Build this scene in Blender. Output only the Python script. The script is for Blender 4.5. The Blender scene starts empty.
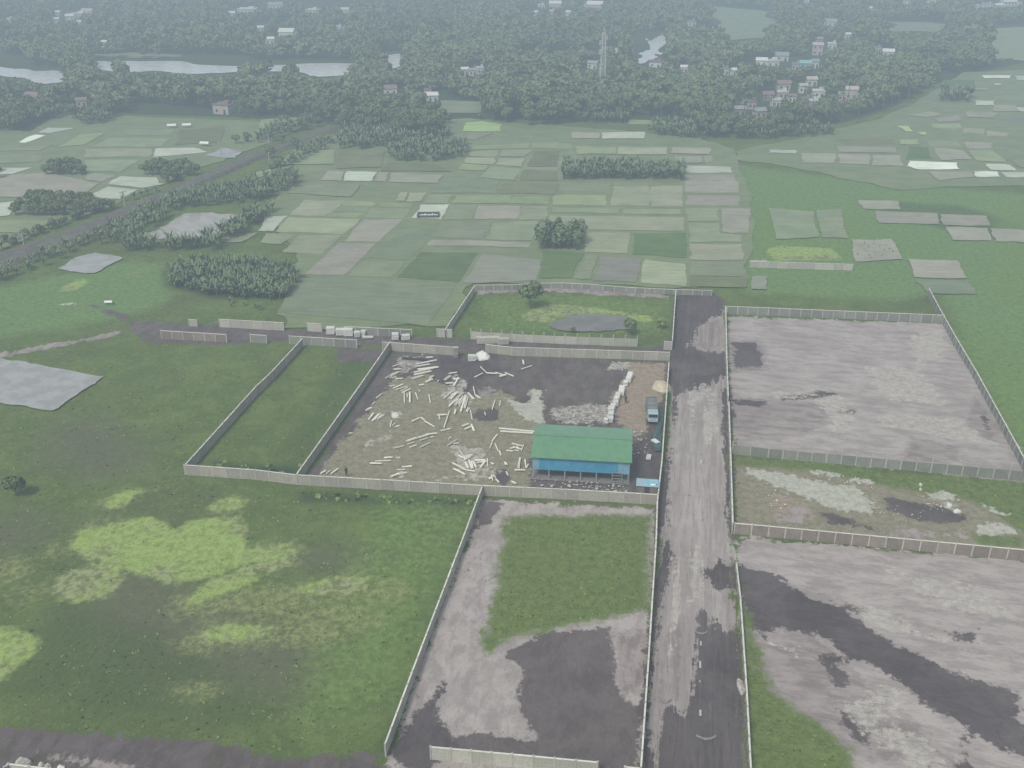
import bpy, bmesh, math, random
import numpy as np
from mathutils import Vector, Matrix, noise as mnoise
random.seed(7); rng = np.random.default_rng(7)
sc = bpy.context.scene
C = sc.collection
R = math.radians
# ------------------------------------------------------------------ camera
F = 1000.0; CH = 85.6; TH = math.atan2(489.0, F)
cd = bpy.data.cameras.new('camera'); cam = bpy.data.objects.new('camera', cd); C.objects.link(cam)
cam.location = (0, 0, CH); cam.rotation_euler = (math.pi/2 - TH, 0, 0)
cd.sensor_width = 36.0; cd.lens = 36.0*F/1024; cd.clip_start = 1; cd.clip_end = 12000
sc.camera = cam
cT, sT = math.cos(TH), math.sin(TH)
def G(px, py, z=0.0):
    """surveyed picture point -> place on the ground (or on the level z)"""
    u = px-512.0; v = py-384.0
    dx, dy, dz = u, F*cT - v*sT, -F*sT - v*cT
    t = (z-CH)/dz
    return Vector((dx*t, dy*t, z))
def P(x, y, z=0.0):
    zz = z-CH
    fw = y*cT - zz*sT; up = y*sT + zz*cT
    return 512+F*x/fw, 384-F*up/fw
def Z(ox, oy, s, pts): return [(ox+a/s, oy+b/s) for a, b in pts]
def W(pts, z=0.0): return [tuple(G(a, b, z)[:2]) for a, b in pts]

# ------------------------------------------------------------------ tags
def tag(o, label=None, cat=None, group=None, kind=None):
    if label: o['label'] = label
    if cat: o['category'] = cat
    if group: o['group'] = group
    if kind: o['kind'] = kind
    return o
def empty(name, loc, rz=0.0):
    o = bpy.data.objects.new(name, None); C.objects.link(o); o.location = loc; o.rotation_euler = (0, 0, rz)
    o.empty_display_size = .5
    return o
def link(name, me, parent=None, loc=(0, 0, 0), rz=0.0):
    o = bpy.data.objects.new(name, me); C.objects.link(o); o.location = loc; o.rotation_euler = (0, 0, rz)
    if parent: o.parent = parent
    return o
# ------------------------------------------------------------------ materials
def srgb(r, g, b):
    f = lambda c: ((c/255+.055)/1.055)**2.4 if c/255 > .04045 else c/255/12.92
    return (f(r), f(g), f(b), 1)
def newmat(name):
    m = bpy.data.materials.new(name); m.use_nodes = True
    nt = m.node_tree; b = nt.nodes['Principled BSDF']
    b.inputs['Specular IOR Level'].default_value = .25
    return m, nt, b
def nd(nt, t, **kw):
    n = nt.nodes.new(t)
    for k, v in kw.items(): setattr(n, k, v)
    return n
def mixc(nt, fac, a, b, mode='MIX'):
    n = nt.nodes.new('ShaderNodeMix'); n.data_type = 'RGBA'; n.blend_type = mode
    for s, v in ((0, fac), (6, a), (7, b)):
        if hasattr(v, 'is_linked') or hasattr(v, 'links'): nt.links.new(v, n.inputs[s])
        else: n.inputs[s].default_value = v
    return n.outputs[2]
def mth(nt, op, *a, clamp=False):
    n = nt.nodes.new('ShaderNodeMath'); n.operation = op; n.use_clamp = clamp
    for i, v in enumerate(a):
        if hasattr(v, 'links'): nt.links.new(v, n.inputs[i])
        else: n.inputs[i].default_value = v
    return n.outputs[0]
def noise(nt, vec, scale, detail=4, rough=.6, dist=0.0):
    n = nd(nt, 'ShaderNodeTexNoise'); n.inputs['Scale'].default_value = scale
    n.inputs['Detail'].default_value = detail; n.inputs['Roughness'].default_value = rough; n.inputs['Distortion'].default_value = dist
    nt.links.new(vec, n.inputs['Vector']); return n.outputs['Fac']
def mapr(nt, v, a, b, c=0.0, d=1.0, smooth=True):
    n = nd(nt, 'ShaderNodeMapRange'); n.interpolation_type = 'SMOOTHSTEP' if smooth else 'LINEAR'
    nt.links.new(v, n.inputs['Value'])
    for k, x in zip(('From Min', 'From Max', 'To Min', 'To Max'), (a, b, c, d)): n.inputs[k].default_value = x
    return n.outputs[0]
def mul(c, k): return (c[0]*k, c[1]*k, c[2]*k, 1)
def wpos(nt): return nd(nt, 'ShaderNodeNewGeometry').outputs['Position']
def simple(name, col, var=.25, scale=2.0, rough=.85, objvar=0.0, spec=.25, bump=0.0):
    """a plain material with mottling and, if wanted, a tint per object"""
    m, nt, b = newmat(name); p = wpos(nt)
    n1 = noise(nt, p, scale, 5, .65); n2 = noise(nt, p, scale*7, 3, .6)
    s = mth(nt, 'ADD', mth(nt, 'MULTIPLY', n1, .7), mth(nt, 'MULTIPLY', n2, .3))
    c = mixc(nt, mapr(nt, s, .35, .65), mul(col, 1-var), mul(col, 1+var))
    if objvar:
        r = nd(nt, 'ShaderNodeObjectInfo').outputs['Random']
        k = mapr(nt, r, 0, 1, 1-objvar, 1+objvar, False)
        comb = nd(nt, 'ShaderNodeCombineColor')
        for i in range(3): nt.links.new(k, comb.inputs[i])
        c = mixc(nt, 1.0, c, comb.outputs[0], 'MULTIPLY')
    nt.links.new(c, b.inputs['Base Color']); b.inputs['Roughness'].default_value = rough
    b.inputs['Specular IOR Level'].default_value = spec
    if bump:
        bp = nd(nt, 'ShaderNodeBump'); bp.inputs['Strength'].default_value = bump; bp.inputs['Distance'].default_value = .05
        nt.links.new(n2, bp.inputs['Height']); nt.links.new(bp.outputs[0], b.inputs['Normal'])
    return m
def lin(r, g, b): return (r, g, b, 1)

GREEN = lin(.066, .098, .036)
def ground_material(name, ang, sx, sy, rs=3.0):
    """base grass plus twelve layers whose signed distance (metres) is stored on the mesh"""
    m, nt, b = newmat(name); p = wpos(nt)
    mp = nd(nt, 'ShaderNodeMapping'); nt.links.new(p, mp.inputs['Vector'])
    mp.vector_type = 'TEXTURE'; mp.inputs['Rotation'].default_value = (0, 0, ang); mp.inputs['Scale'].default_value = (sx, sy, 1)
    q = mp.outputs[0]
    big = noise(nt, p, .028, 4, .6); mid = noise(nt, p, .16, 5, .62, .6); fine = noise(nt, p, .9, 5, .7); tiny = noise(nt, p, 4.2, 4, .75)
    patch = noise(nt, p, .075, 5, .68, .8)
    st = noise(nt, q, .55, 6, .68, .35); st2 = noise(nt, q, 2.6, 4, .7)
    rag = mth(nt, 'ADD', mth(nt, 'MULTIPLY', mth(nt, 'SUBTRACT', mid, .5), 4.6), mth(nt, 'MULTIPLY', mth(nt, 'SUBTRACT', fine, .5), 4.4))
    rag = mth(nt, 'ADD', rag, mth(nt, 'MULTIPLY', mth(nt, 'SUBTRACT', st, .5), rs))
    # base grass
    g = mixc(nt, mapr(nt, mid, .35, .68), lin(.094, .138, .037), lin(.146, .198, .057))
    g = mixc(nt, mapr(nt, big, .48, .64, 0, .55), g, lin(.100, .112, .052)); g = mixc(nt, mapr(nt, patch, .40, .62, 0, .4), g, lin(.084, .118, .034)); g = mixc(nt, mapr(nt, st2, .50, .64, 0, .35), g, lin(.068, .100, .030))
    g = mixc(nt, mapr(nt, fine, .48, .66, 0, .7), g, lin(.150, .200, .062))
    g = mixc(nt, mapr(nt, tiny, .50, .62, 0, .5), g, lin(.050, .074, .028))
    cols = [
        (lin(.190, .172, .112), lin(.285, .262, .190)),   # 0 olive
        (lin(.240, .186, .138), lin(.340, .285, .222)),   # 1 tan
        (lin(.296, .258, .243), lin(.412, .372, .350)),   # 2 dry mud
        (lin(.100, .080, .078), lin(.150, .126, .124)),   # 3 wet soil
        (lin(.225, .190, .180), lin(.345, .302, .285)),   # 4 mud over
        (lin(.080, .066, .067), lin(.122, .102, .104)),   # 5 wet over, and dark strips by the road wall
        (lin(.098, .138, .038), lin(.156, .204, .062)),   # 6 grass over
        (lin(.215, .300, .075), lin(.325, .420, .135)),   # 7 algae
        (lin(.320, .325, .268), lin(.480, .480, .405)),   # 8 pale
        (lin(.104, .178, .054), lin(.160, .250, .084)),   # 9 lush
        (lin(.098, .108, .058), lin(.128, .138, .078)),   # 10 dull
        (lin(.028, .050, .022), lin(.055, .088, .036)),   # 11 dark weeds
        (lin(.150, .175, .060), lin(.255, .280, .115)),   # 12 yellowing weeds
        (lin(.345, .318, .280), lin(.480, .450, .400)),   # 13 dried highlights
        (lin(.052, .082, .028), lin(.082, .118, .040)),   # 14 deep grass
        (lin(.110, .180, .045), lin(.165, .245, .070)),   # 15 fresh grass
    ]
    at = []
    for k in range(4):
        a = nd(nt, 'ShaderNodeAttribute'); a.attribute_name = 'lay%d' % k
        sp = nd(nt, 'ShaderNodeSeparateColor'); nt.links.new(a.outputs['Color'], sp.inputs[0])
        at += [sp.outputs[0], sp.outputs[1], sp.outputs[2], a.outputs['Alpha']]
    c = g
    for i in (9, 10, 11, 14, 15, 2, 3, 0, 1, 4, 5, 6, 12, 7, 8, 13):
        soft = {9: 3.0, 10: 6.0, 11: 2.0, 7: .7, 6: .9, 12: 1.8, 14: 3.0, 15: 4.0}.get(i, .3)
        ramp = .32 if i in (2, 4, 3, 5, 8) else .45
        v = mth(nt, 'ADD', at[i], mth(nt, 'MULTIPLY', rag, {7: .34, 8: .8, 9: .6, 6: .9, 12: .8, 13: 1.1}.get(i, .85)))
        w = mapr(nt, v, -soft, soft)
        if i in (3, 5): w = mth(nt, 'MULTIPLY', w, mapr(nt, mth(nt, 'ADD', mth(nt, 'MULTIPLY', st, .6), mth(nt, 'MULTIPLY', patch, .4)), .36, .52, .74, 1.0))
        if i in (12, 13, 14, 15): w = mth(nt, 'MULTIPLY', w, mapr(nt, mth(nt, 'ADD', mth(nt, 'MULTIPLY', fine, .5), mth(nt, 'MULTIPLY', st2, .5)), .38, .58, .15, .95))
        if i == 7: w = mth(nt, 'MULTIPLY', w, mapr(nt, mth(nt, 'ADD', mth(nt, 'MULTIPLY', fine, .5), mth(nt, 'MULTIPLY', mid, .5)), .34, .50, .62, .96))
        if i in (2, 3, 4, 5):
            t = mth(nt, 'ADD', mth(nt, 'MULTIPLY', st, .62), mth(nt, 'ADD', mth(nt, 'MULTIPLY', st2, .2), mth(nt, 'MULTIPLY', mid, .18)))
            cc = mixc(nt, mapr(nt, t, .40, .58), cols[i][0], cols[i][1])
            cc = mixc(nt, mapr(nt, tiny, .55, .70, 0, .4), cc, mul(cols[i][0], .75)); cc = mixc(nt, mapr(nt, patch, .45, .66, 0, .4), cc, mul(cols[i][0], .86))
            if rs > 10: cc = mixc(nt, mapr(nt, st2, .47, .60, 0, .5), cc, mul(cols[i][0], .72))
        else:
            t = mth(nt, 'ADD', mth(nt, 'MULTIPLY', fine, .5), mth(nt, 'MULTIPLY', tiny, .5))
            cc = mixc(nt, mapr(nt, t, .40, .60), cols[i][0], cols[i][1])
            if i == 7: cc = mixc(nt, mapr(nt, patch, .45, .58), cc, mixc(nt, mapr(nt, fine, .4, .6), lin(.155, .175, .075), lin(.30, .33, .16)))
            if i in (6, 7): cc = mixc(nt, mapr(nt, st2, .52, .64, 0, .5), cc, mul(cols[i][0], .6))
        c = mixc(nt, w, c, cc)
    nt.links.new(c, b.inputs['Base Color']); b.inputs['Roughness'].default_value = .95; b.inputs['Specular IOR Level'].default_value = .05
    bp = nd(nt, 'ShaderNodeBump'); bp.inputs['Strength'].default_value = .55; bp.inputs['Distance'].default_value = .35
    h = mth(nt, 'ADD', mth(nt, 'MULTIPLY', fine, .6), mth(nt, 'ADD', mth(nt, 'MULTIPLY', tiny, .4), mth(nt, 'MULTIPLY', st, .5)))
    nt.links.new(h, bp.inputs['Height']); nt.links.new(bp.outputs[0], b.inputs['Normal'])
    return m
# ------------------------------------------------------------------ ground layers, measured on the picture, stored in metres
LAY = [[] for _ in range(16)]
def L(i, pts, grow=0.0): LAY[i].append((np.array(W(pts)), grow))
za = lambda p: Z(0, 180, 4, p); zb = lambda p: Z(256, 180, 4, p); zc = lambda p: Z(512, 180, 4, p); zd = lambda p: Z(768, 180, 4, p)
ya = lambda p: Z(0, 360, 4, p); yb = lambda p: Z(256, 360, 4, p); yc = lambda p: Z(512, 360, 4, p); yd = lambda p: Z(768, 360, 4, p)
S = 1024/304
xa = lambda p: Z(0, 540, S, p); xb = lambda p: Z(256, 540, S, p); xc = lambda p: Z(512, 540, S, p); xd = lambda p: Z(720, 540, S, p)
ta = lambda p: Z(0, 0, 4, p); tb = lambda p: Z(256, 0, 4, p); tc = lambda p: Z(512, 0, 4, p); td = lambda p: Z(768, 0, 4, p)
kB = lambda p: Z(430, 345, 8.533, p)
# lush right side and lots
L(15, [(1000, 200), (1100, 200), (1100, 330), (990, 300)]); L(14, [(870, 200), (960, 205), (1060, 235), (1060, 250), (900, 220)])
L(9, [(740, 165), (860, 180), (1100, 200), (1150, 500), (1030, 470), (985, 385), (940, 290), (900, 300), (745, 292), (735, 240)])
L(14, [(345, 352), (375, 360), (300, 465), (280, 462)])
L(9, [(395, 258), (420, 250), (478, 252), (460, 283), (396, 278)])
L(15, [(478, 295), (540, 292), (670, 300), (668, 335), (480, 330)], -1)
L(15, [(920, 330), (1000, 340), (1060, 380), (1060, 470), (1010, 440), (960, 370)])
L(15, [(750, 205), (860, 215), (850, 262), (750, 262)])
L(15, [(380, 500), (478, 510), (430, 600), (395, 700), (300, 720), (330, 600)]); L(14, [(472, 520), (482, 500), (400, 735), (385, 745)]); L(14, [(60, 600), (200, 650), (260, 720), (100, 715), (20, 690)])
L(9, [(-60, 300), (120, 262), (160, 262), (170, 300), (120, 318), (-60, 345)])
L(10, [(40, 420), (110, 410), (160, 445), (140, 475), (90, 485), (30, 465)], -2)
L(10, ya([(-300, 640), (0, 630), (100, 600), (200, 640), (150, 720), (0, 768), (-300, 900)]))
L(10, [(150, 560), (230, 600), (330, 640), (300, 700), (150, 680), (60, 620)])
L(11, [(-400, 40), (1500, 40), (1500, 60), (1024, 62), (930, 85), (880, 112), (820, 128), (700, 136), (690, 126), (580, 120), (460, 118), (400, 134), (330, 124), (240, 117), (60, 112), (-400, 112)])
L(11, [(-1200, -40), (2200, -40), (1500, 42), (-500, 42)])
for q in ([(165, 265), (300, 262), (298, 298), (215, 298), (168, 285)], [(565, 164), (683, 166), (683, 184), (563, 182)], [(540, 238), (586, 238), (585, 252), (535, 252)],
          [(336, 132), (466, 140), (464, 160), (386, 161), (340, 150)]): L(11, q)
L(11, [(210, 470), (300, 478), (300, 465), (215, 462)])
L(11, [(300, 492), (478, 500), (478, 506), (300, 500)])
# yard
YARD = [(391, 351), (669, 361), (657, 502), (302, 484)]
L(3, [(391, 351), (669, 361), (657, 501), (302, 483)])
L(0, [(320, 476), (330, 455), (352, 430), (372, 405), (392, 380), (420, 372), (447, 384), (462, 392), (478, 395), (490, 390), (515, 392), (520, 405), (545, 425), (535, 440), (530, 470), (528, 488), (420, 486)])
L(1, [(613, 362), (668, 363), (663, 412), (652, 402), (646, 430), (634, 434), (618, 420), (610, 405), (620, 385), (630, 370)])
L(13, [(455, 372), (470, 380), (462, 400), (450, 405), (440, 395)], -.5); L(13, [(360, 440), (395, 425), (400, 436), (345, 462)], -1.6); L(13, [(430, 474), (500, 470), (490, 480), (430, 481)], -1)
LAY[5].append((np.array(W([(440, 352), (500, 352), (500, 372), (478, 380), (474, 396), (464, 392), (466, 378), (440, 370)])), 0))
L(5, [(472, 414), (478, 409), (490, 407), (500, 411), (498, 419), (486, 423), (474, 420)], -.2); L(5, [(498, 470), (507, 470), (506, 488), (499, 487)])
L(5, [(640, 440), (655, 430), (660, 440), (658, 485), (634, 490), (634, 470)])
L(4, kB([(425, 365), (490, 340), (555, 375), (560, 400), (470, 430), (430, 430)]))
L(13, [(442, 385), (468, 378), (474, 398), (462, 408), (450, 402)], -.8); L(13, [(396, 356), (425, 354), (412, 374), (394, 376)], -.6); L(13, [(452, 445), (492, 450), (490, 472), (455, 470)]); L(13, [(545, 408), (612, 404), (606, 424), (560, 422)])
L(8, kB([(640, 445), (740, 460), (770, 500), (830, 480), (830, 400), (880, 370), (950, 385), (935, 450), (990, 490), (950, 540), (970, 640), (920, 662), (800, 632), (780, 580), (700, 510)]))
L(8, [(392, 411), (398, 411), (398, 416), (393, 417)]); L(8, [(388, 376), (397, 372), (396, 378)]); L(8, [(611, 362), (628, 363), (626, 368), (608, 370)])
L(8, [(459, 454), (475, 458), (474, 466), (462, 465)]); L(8, [(404, 472), (400, 477), (390, 478)])
L(1, [(655, 378), (668, 378), (667, 391), (655, 388)], .4)
# north track and its spurs
L(3, [(128, 320), (165, 321), (290, 329), (345, 333), (440, 337), (475, 338), (640, 348), (672, 344), (672, 360), (640, 356), (486, 351), (460, 352), (390, 346), (300, 339), (227, 344), (150, 343), (132, 332)])
L(3, [(82, 303), (95, 304), (132, 316), (130, 322), (100, 310)]); L(3, [(340, 345), (388, 350), (376, 363), (335, 359)])
L(4, [(30, 347), (80, 338), (120, 331), (122, 334), (80, 342), (0, 357), (-60, 368), (-60, 362)])
L(8, [(60, 302), (78, 303), (79, 304), (62, 304)])
# strip along the north compound
L(4, [(478, 289), (540, 286), (600, 288), (668, 293), (668, 297), (600, 294), (540, 290), (478, 293)])
zq = lambda p: Z(420, 270, 3.413, p)
L(7, zq([(350, 150), (440, 112), (560, 122), (700, 140), (800, 160), (790, 180), (740, 170), (680, 150), (600, 145), (500, 153), (440, 178), (360, 168)]))
# road corridor
ROAD = [(677, 292), (726, 300), (732, 460), (733, 535), (741, 600), (754, 800), (638, 800), (657, 512), (669, 370)]
L(2, [(669, 372), (677, 292), (726, 306), (733, 535), (741, 596), (756, 830), (636, 830), (655, 540)])
L(5, [(677, 288), (712, 290), (724, 300), (724, 313), (700, 322), (688, 345), (725, 352), (728, 374), (706, 388), (672, 396), (666, 380)])
L(4, zc([(740, 575), (830, 550), (845, 590), (840, 660), (790, 690), (720, 660), (715, 620)]))
L(5, [(662, 396), (673, 400), (668, 440), (667, 495), (661, 536), (655, 545), (657, 500), (660, 440)])  # darker strip beside the left road wall
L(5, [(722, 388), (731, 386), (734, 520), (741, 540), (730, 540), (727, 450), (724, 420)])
L(5, xc([(610, 250), (650, 225), (690, 320), (730, 290), (770, 260), (812, 830), (440, 830), (470, 640), (520, 610), (560, 560), (600, 500), (612, 400)]))
L(5, xc([(528, 0), (545, 60), (520, 200), (500, 300), (475, 400), (455, 560), (440, 768), (425, 768), (490, 0)]))  # dark strip carried on along the left road wall
L(5, xc([(640, 95), (700, 75), (760, 70), (765, 190), (700, 160), (655, 130)]))
L(4, xc([(505, 330), (560, 250), (600, 300), (598, 480), (575, 560), (540, 520), (520, 620), (490, 600), (500, 480)]))
L(4, xc([(705, 300), (722, 300), (722, 560), (712, 580)])); L(4, xc([(668, 340), (678, 340), (688, 560), (674, 560)])); L(4, xc([(560, 590), (596, 590), (588, 830), (566, 830)]), .1); L(4, xc([(500, 600), (522, 600), (514, 830), (490, 830)]), .1); L(13, xc([(540, 60), (560, 60), (575, 420), (560, 430)]), .1); L(13, xc([(600, 20), (640, 20), (620, 220), (590, 200)]))
L(13, yc([(700, 120), (730, 120), (740, 260), (715, 270)])); L(13, yc([(770, 100), (800, 110), (800, 330), (785, 330)]))
# bottom middle lot
L(2, [(482, 499), (656, 509), (641, 772), (560, 775), (380, 768), (387, 755)])
L(6, [(507, 516), (560, 514), (650, 516), (650, 610), (616, 614), (583, 623), (541, 630), (512, 640), (488, 650), (482, 642), (494, 590), (500, 545)])
L(3, [(507, 652), (540, 632), (608, 626), (616, 660), (622, 700), (640, 708), (638, 772), (596, 770), (512, 758), (434, 747), (476, 733), (540, 738), (520, 716), (514, 697), (525, 669)])
L(5, xb([(630, 480), (560, 560), (490, 620), (440, 720), (560, 790), (680, 700), (640, 640), (610, 600)]))
L(4, xc([(345, 320), (430, 290), (460, 330), (440, 480), (380, 520)]))
L(3, [(484, 500), (500, 503), (490, 520), (474, 530)])
L(10, [(484, 501), (656, 508), (656, 516), (500, 513)])
# bottom left track
L(3, [(-100, 722), (0, 727), (40, 728), (100, 733), (180, 738), (250, 750), (300, 757), (380, 752), (400, 800), (-100, 800)])
L(4, [(33, 753), (70, 757), (120, 765), (150, 771), (120, 770), (70, 761), (33, 756)], .1)
# right upper compound
L(2, [(727, 316), (943, 323), (1040, 480), (1100, 490), (732, 452)])
L(4, [(729, 340), (758, 339), (768, 350), (766, 370), (731, 372)]); L(5, [(732, 342), (755, 341), (764, 352), (762, 366), (733, 368)], -.4); L(4, [(731, 396), (780, 400), (826, 405), (822, 425), (780, 440), (733, 436)]); L(5, [(733, 398), (770, 401), (760, 406), (735, 404)], -.4)
L(4, [(912, 436), (955, 445), (950, 463), (905, 458)]); L(5, [(836, 408), (852, 408), (852, 413), (838, 413)], .1); L(4, [(975, 395), (1003, 430), (990, 446), (966, 425)]); L(5, [(980, 410), (985, 412), (992, 430), (986, 430)], -.5)
L(13, yd([(200, 150), (280, 145), (330, 200), (320, 260), (290, 320), (250, 290), (270, 230), (210, 180)])); L(13, yd([(20, 128), (180, 120), (190, 140), (40, 148)])); L(5, yd([(40, 140), (200, 118), (280, 130), (210, 150), (60, 160)]), -.2); L(13, zd([(560, 620), (700, 600), (720, 700), (600, 740)])); L(5, yd([(275, 190), (345, 190), (345, 212), (290, 212)]), -.1)
L(4, yd([(600, 330), (760, 340), (770, 400), (640, 400)])); L(4, yd([(-100, 160), (180, 170), (250, 220), (150, 300), (-130, 300)])); L(13, yd([(380, 20), (600, 40), (720, 180), (500, 160)])); L(13, yd([(440, 210), (760, 230), (900, 330), (700, 300), (450, 260)]))
L(13, xd([(420, 560), (560, 470), (620, 520), (560, 600), (480, 640)])); L(13, xd([(500, 640), (600, 620), (740, 700), (720, 800), (560, 700)])); L(5, xd([(380, 560), (450, 570), (520, 640), (500, 700), (420, 640)]), -.4); L(5, xd([(640, 660), (740, 700), (730, 730), (650, 690)]), -.2); L(5, xd([(550, 500), (600, 520), (500, 600), (480, 580)]), -.3)
L(13, xd([(430, 210), (560, 240), (760, 330), (700, 340), (560, 290)])); L(5, xd([(300, 170), (480, 225), (470, 240), (330, 190)]), .1); L(13, xd([(560, 100), (900, 160), (1000, 260), (760, 220)])); L(13, xd([(180, 340), (260, 370), (250, 385), (175, 350)]))
# middle strip
L(0, [(734, 456), (790, 462), (885, 474), (1100, 500), (1100, 568), (1024, 554), (735, 528)])
L(6, yd([(-130, 385), (200, 410), (450, 440), (1024, 485), (1300, 520), (1300, 700), (1024, 690), (900, 600), (800, 560), (450, 500), (200, 440), (-130, 420)]))
L(6, yd([(830, 690), (1024, 700), (1024, 745), (850, 730)]))
L(5, yd([(430, 525), (640, 560), (820, 610), (830, 660), (640, 660), (480, 600)]), -.8); L(5, yd([(180, 590), (400, 640), (440, 680), (250, 650)]), -.3)
L(1, yd([(0, 520), (120, 540), (240, 640), (0, 640)]), -1)
L(8, yd([(-90, 430), (0, 440), (200, 480), (380, 520), (430, 560), (410, 610), (330, 605), (150, 545), (0, 490), (-80, 450)]))
L(8, yd([(830, 660), (880, 635), (1010, 680), (960, 700), (840, 690)])); L(4, yd([(20, 640), (110, 580), (155, 600), (130, 650)]))
L(8, yd([(650, 540), (700, 528), (770, 550), (700, 552)]), .2); L(8, yd([(165, 435), (280, 458), (270, 464), (165, 442)]), .2); L(8, yd([(330, 467), (425, 485), (400, 490), (330, 474)]), .2)
L(8, yd([(850, 570), (960, 612), (960, 618), (900, 600)]), .1); L(8, yd([(720, 572), (740, 575), (735, 584), (722, 582)]), .2); L(8, yd([(745, 600), (772, 602), (770, 610), (745, 610)]), .2)
L(4, yd([(470, 700), (540, 680), (700, 690), (800, 700), (640, 700)]))
# lower right lot
L(2, [(735, 536), (768, 538), (1024, 560), (1120, 570), (1120, 830), (790, 830), (756, 768), (741, 600)])
L(4, xd([(80, 300), (300, 300), (420, 400), (520, 500), (640, 600), (800, 760), (300, 700), (150, 520)])); L(5, xd([(330, 400), (390, 390), (440, 470), (410, 500), (370, 470)]), -.3)
L(5, xd([(20, 60), (110, 100), (200, 125), (300, 180), (420, 230), (480, 290), (640, 370), (760, 430), (880, 470), (990, 510), (1015, 560), (1000, 610), (1080, 650), (1300, 760), (1300, 830), (1080, 768), (900, 660), (760, 590), (640, 510), (540, 430), (440, 400), (330, 320), (220, 290), (150, 330), (90, 290), (70, 180)]))
L(6, xd([(78, 220), (100, 240), (130, 340), (160, 500), (250, 570), (330, 620), (430, 700), (470, 830), (100, 830)]))
L(4, xd([(180, 640), (240, 650), (230, 670), (190, 660)])); L(4, xd([(340, 630), (380, 640), (360, 680), (330, 660)])); L(5, xd([(690, 305), (720, 310), (715, 330), (692, 325)]), .1)
L(5, xd([(790, 310), (850, 315), (850, 332), (800, 330)]), .1); L(5, xd([(330, 390), (400, 390), (430, 410), (400, 415), (340, 405)]), .1); L(5, xd([(780, 620), (870, 640), (860, 830), (790, 830)]), -1)
# algae
AL = [ya([(290, 735), (330, 690), (420, 665), (480, 655)]) + ya([(590, 628), (650, 655), (700, 695), (760, 650), (850, 635), (960, 625), (978, 680), (960, 740)]) + xa([(880, 60), (820, 70), (740, 110), (640, 130), (570, 140), (525, 120), (480, 110), (420, 80), (340, 75), (290, 50)]),
      xa([(195, 160), (205, 130), (235, 105), (310, 80), (370, 78), (405, 85), (405, 125), (380, 165), (340, 188), (270, 197), (210, 190)]),
      xa([(-80, 310), (0, 298), (60, 303), (100, 320), (115, 345), (85, 390), (30, 440), (10, 465), (-80, 480)]), xa([(700, 140), (850, 90), (860, 130), (780, 165), (700, 190), (650, 205)]),
      zd([(0, 275), (60, 262), (250, 272), (290, 315), (30, 320)]), za([(235, 440), (320, 395), (345, 400), (300, 435)]), xa([(690, 300), (740, 285), (900, 290), (890, 320), (760, 335), (690, 330)])]
YE = [xa([(575, 230), (600, 190), (700, 190), (760, 170), (800, 200), (720, 240), (610, 252)]), xa([(590, 345), (690, 300), (690, 268), (900, 280), (1030, 285), (1020, 335), (800, 350), (680, 362)]), xa([(860, 100), (900, 60), (1000, 20), (990, 80), (910, 110)]),
      xa([(760, 190), (880, 150), (1000, 160), (1060, 220), (900, 255), (790, 240)]), xb([(-30, 290), (140, 265), (160, 320), (0, 345)]), xb([(130, 190), (160, 150), (260, 115), (380, 125), (500, 150), (490, 185), (300, 195)]), xb([(0, 20), (130, 10), (110, 70), (60, 105), (0, 100)]),
      ya([(430, 560), (520, 520), (600, 515), (520, 560), (480, 590), (430, 585)]), ya([(840, 590), (860, 565), (930, 548), (980, 570), (950, 600), (880, 610)]), xa([(0, 75), (70, 60), (80, 110), (30, 130), (-40, 125)]), xa([(150, 45), (180, 15), (215, 25), (190, 50)]),
      xa([(610, 500), (690, 480), (720, 500), (670, 530)]), xa([(30, 185), (100, 150), (130, 165), (90, 190)]), ya([(300, 690), (420, 640), (520, 640), (480, 680), (330, 730)]), xb([(100, 230), (300, 210), (420, 260), (300, 330), (150, 330)]), za([(505, 375), (560, 362), (560, 378)]), za([(640, 345), (680, 345), (680, 352)])]
for a in YE: L(12, a, .5)
AL += [ya([(430, 560), (520, 522), (560, 518), (500, 570), (440, 580)]), ya([(845, 585), (865, 567), (930, 550), (970, 570), (940, 592)]), xa([(820, 90), (900, 60), (985, 28), (980, 70), (905, 105)]), xb([(160, 160), (260, 125), (370, 132), (350, 165), (200, 178)]), xb([(0, 30), (110, 18), (95, 68), (50, 95), (0, 90)])]
for a in AL: L(7, a, .45)
L(10, [(95, 565), (130, 560), (165, 572), (150, 600), (110, 610)]); L(10, [(270, 560), (330, 545), (400, 555), (350, 575)])

def sdf(poly, X, Y):
    """signed distance (m), positive inside"""
    n = len(poly); d = np.full(X.shape, 1e9); ins = np.zeros(X.shape, bool)
    for i in range(n):
        ax, ay = poly[i]; bx, by = poly[(i+1) % n]
        ex, ey = bx-ax, by-ay; l2 = ex*ex+ey*ey+1e-12
        t = np.clip(((X-ax)*ex+(Y-ay)*ey)/l2, 0, 1)
        d = np.minimum(d, np.hypot(X-ax-t*ex, Y-ay-t*ey))
        c = ((ay > Y) != (by > Y)) & (X < ex*(Y-ay)/(ey if abs(ey) > 1e-12 else 1e-12)+ax)
        ins ^= c
    return np.where(ins, d, -d)
def layer_values(X, Y):
    out = np.full((16,)+X.shape, -30.0)
    for i in range(16):
        for poly, grow in LAY[i]:
            x0, y0 = poly.min(0)-9; x1, y1 = poly.max(0)+9
            m = (X > x0) & (X < x1) & (Y > y0) & (Y < y1)
            if m.any(): out[i][m] = np.maximum(out[i][m], np.clip(sdf(poly, X[m], Y[m])+grow, -30, 30))
    return out
def inpoly(poly, x, y):
    ins = False; n = len(poly)
    for i in range(n):
        ax, ay = poly[i]; bx, by = poly[(i+1) % n]
        if (ay > y) != (by > y) and x < (bx-ax)*(y-ay)/(by-ay)+ax: ins = not ins
    return ins
def vals(a, b, s): return list(np.arange(a, b, s))
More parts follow.
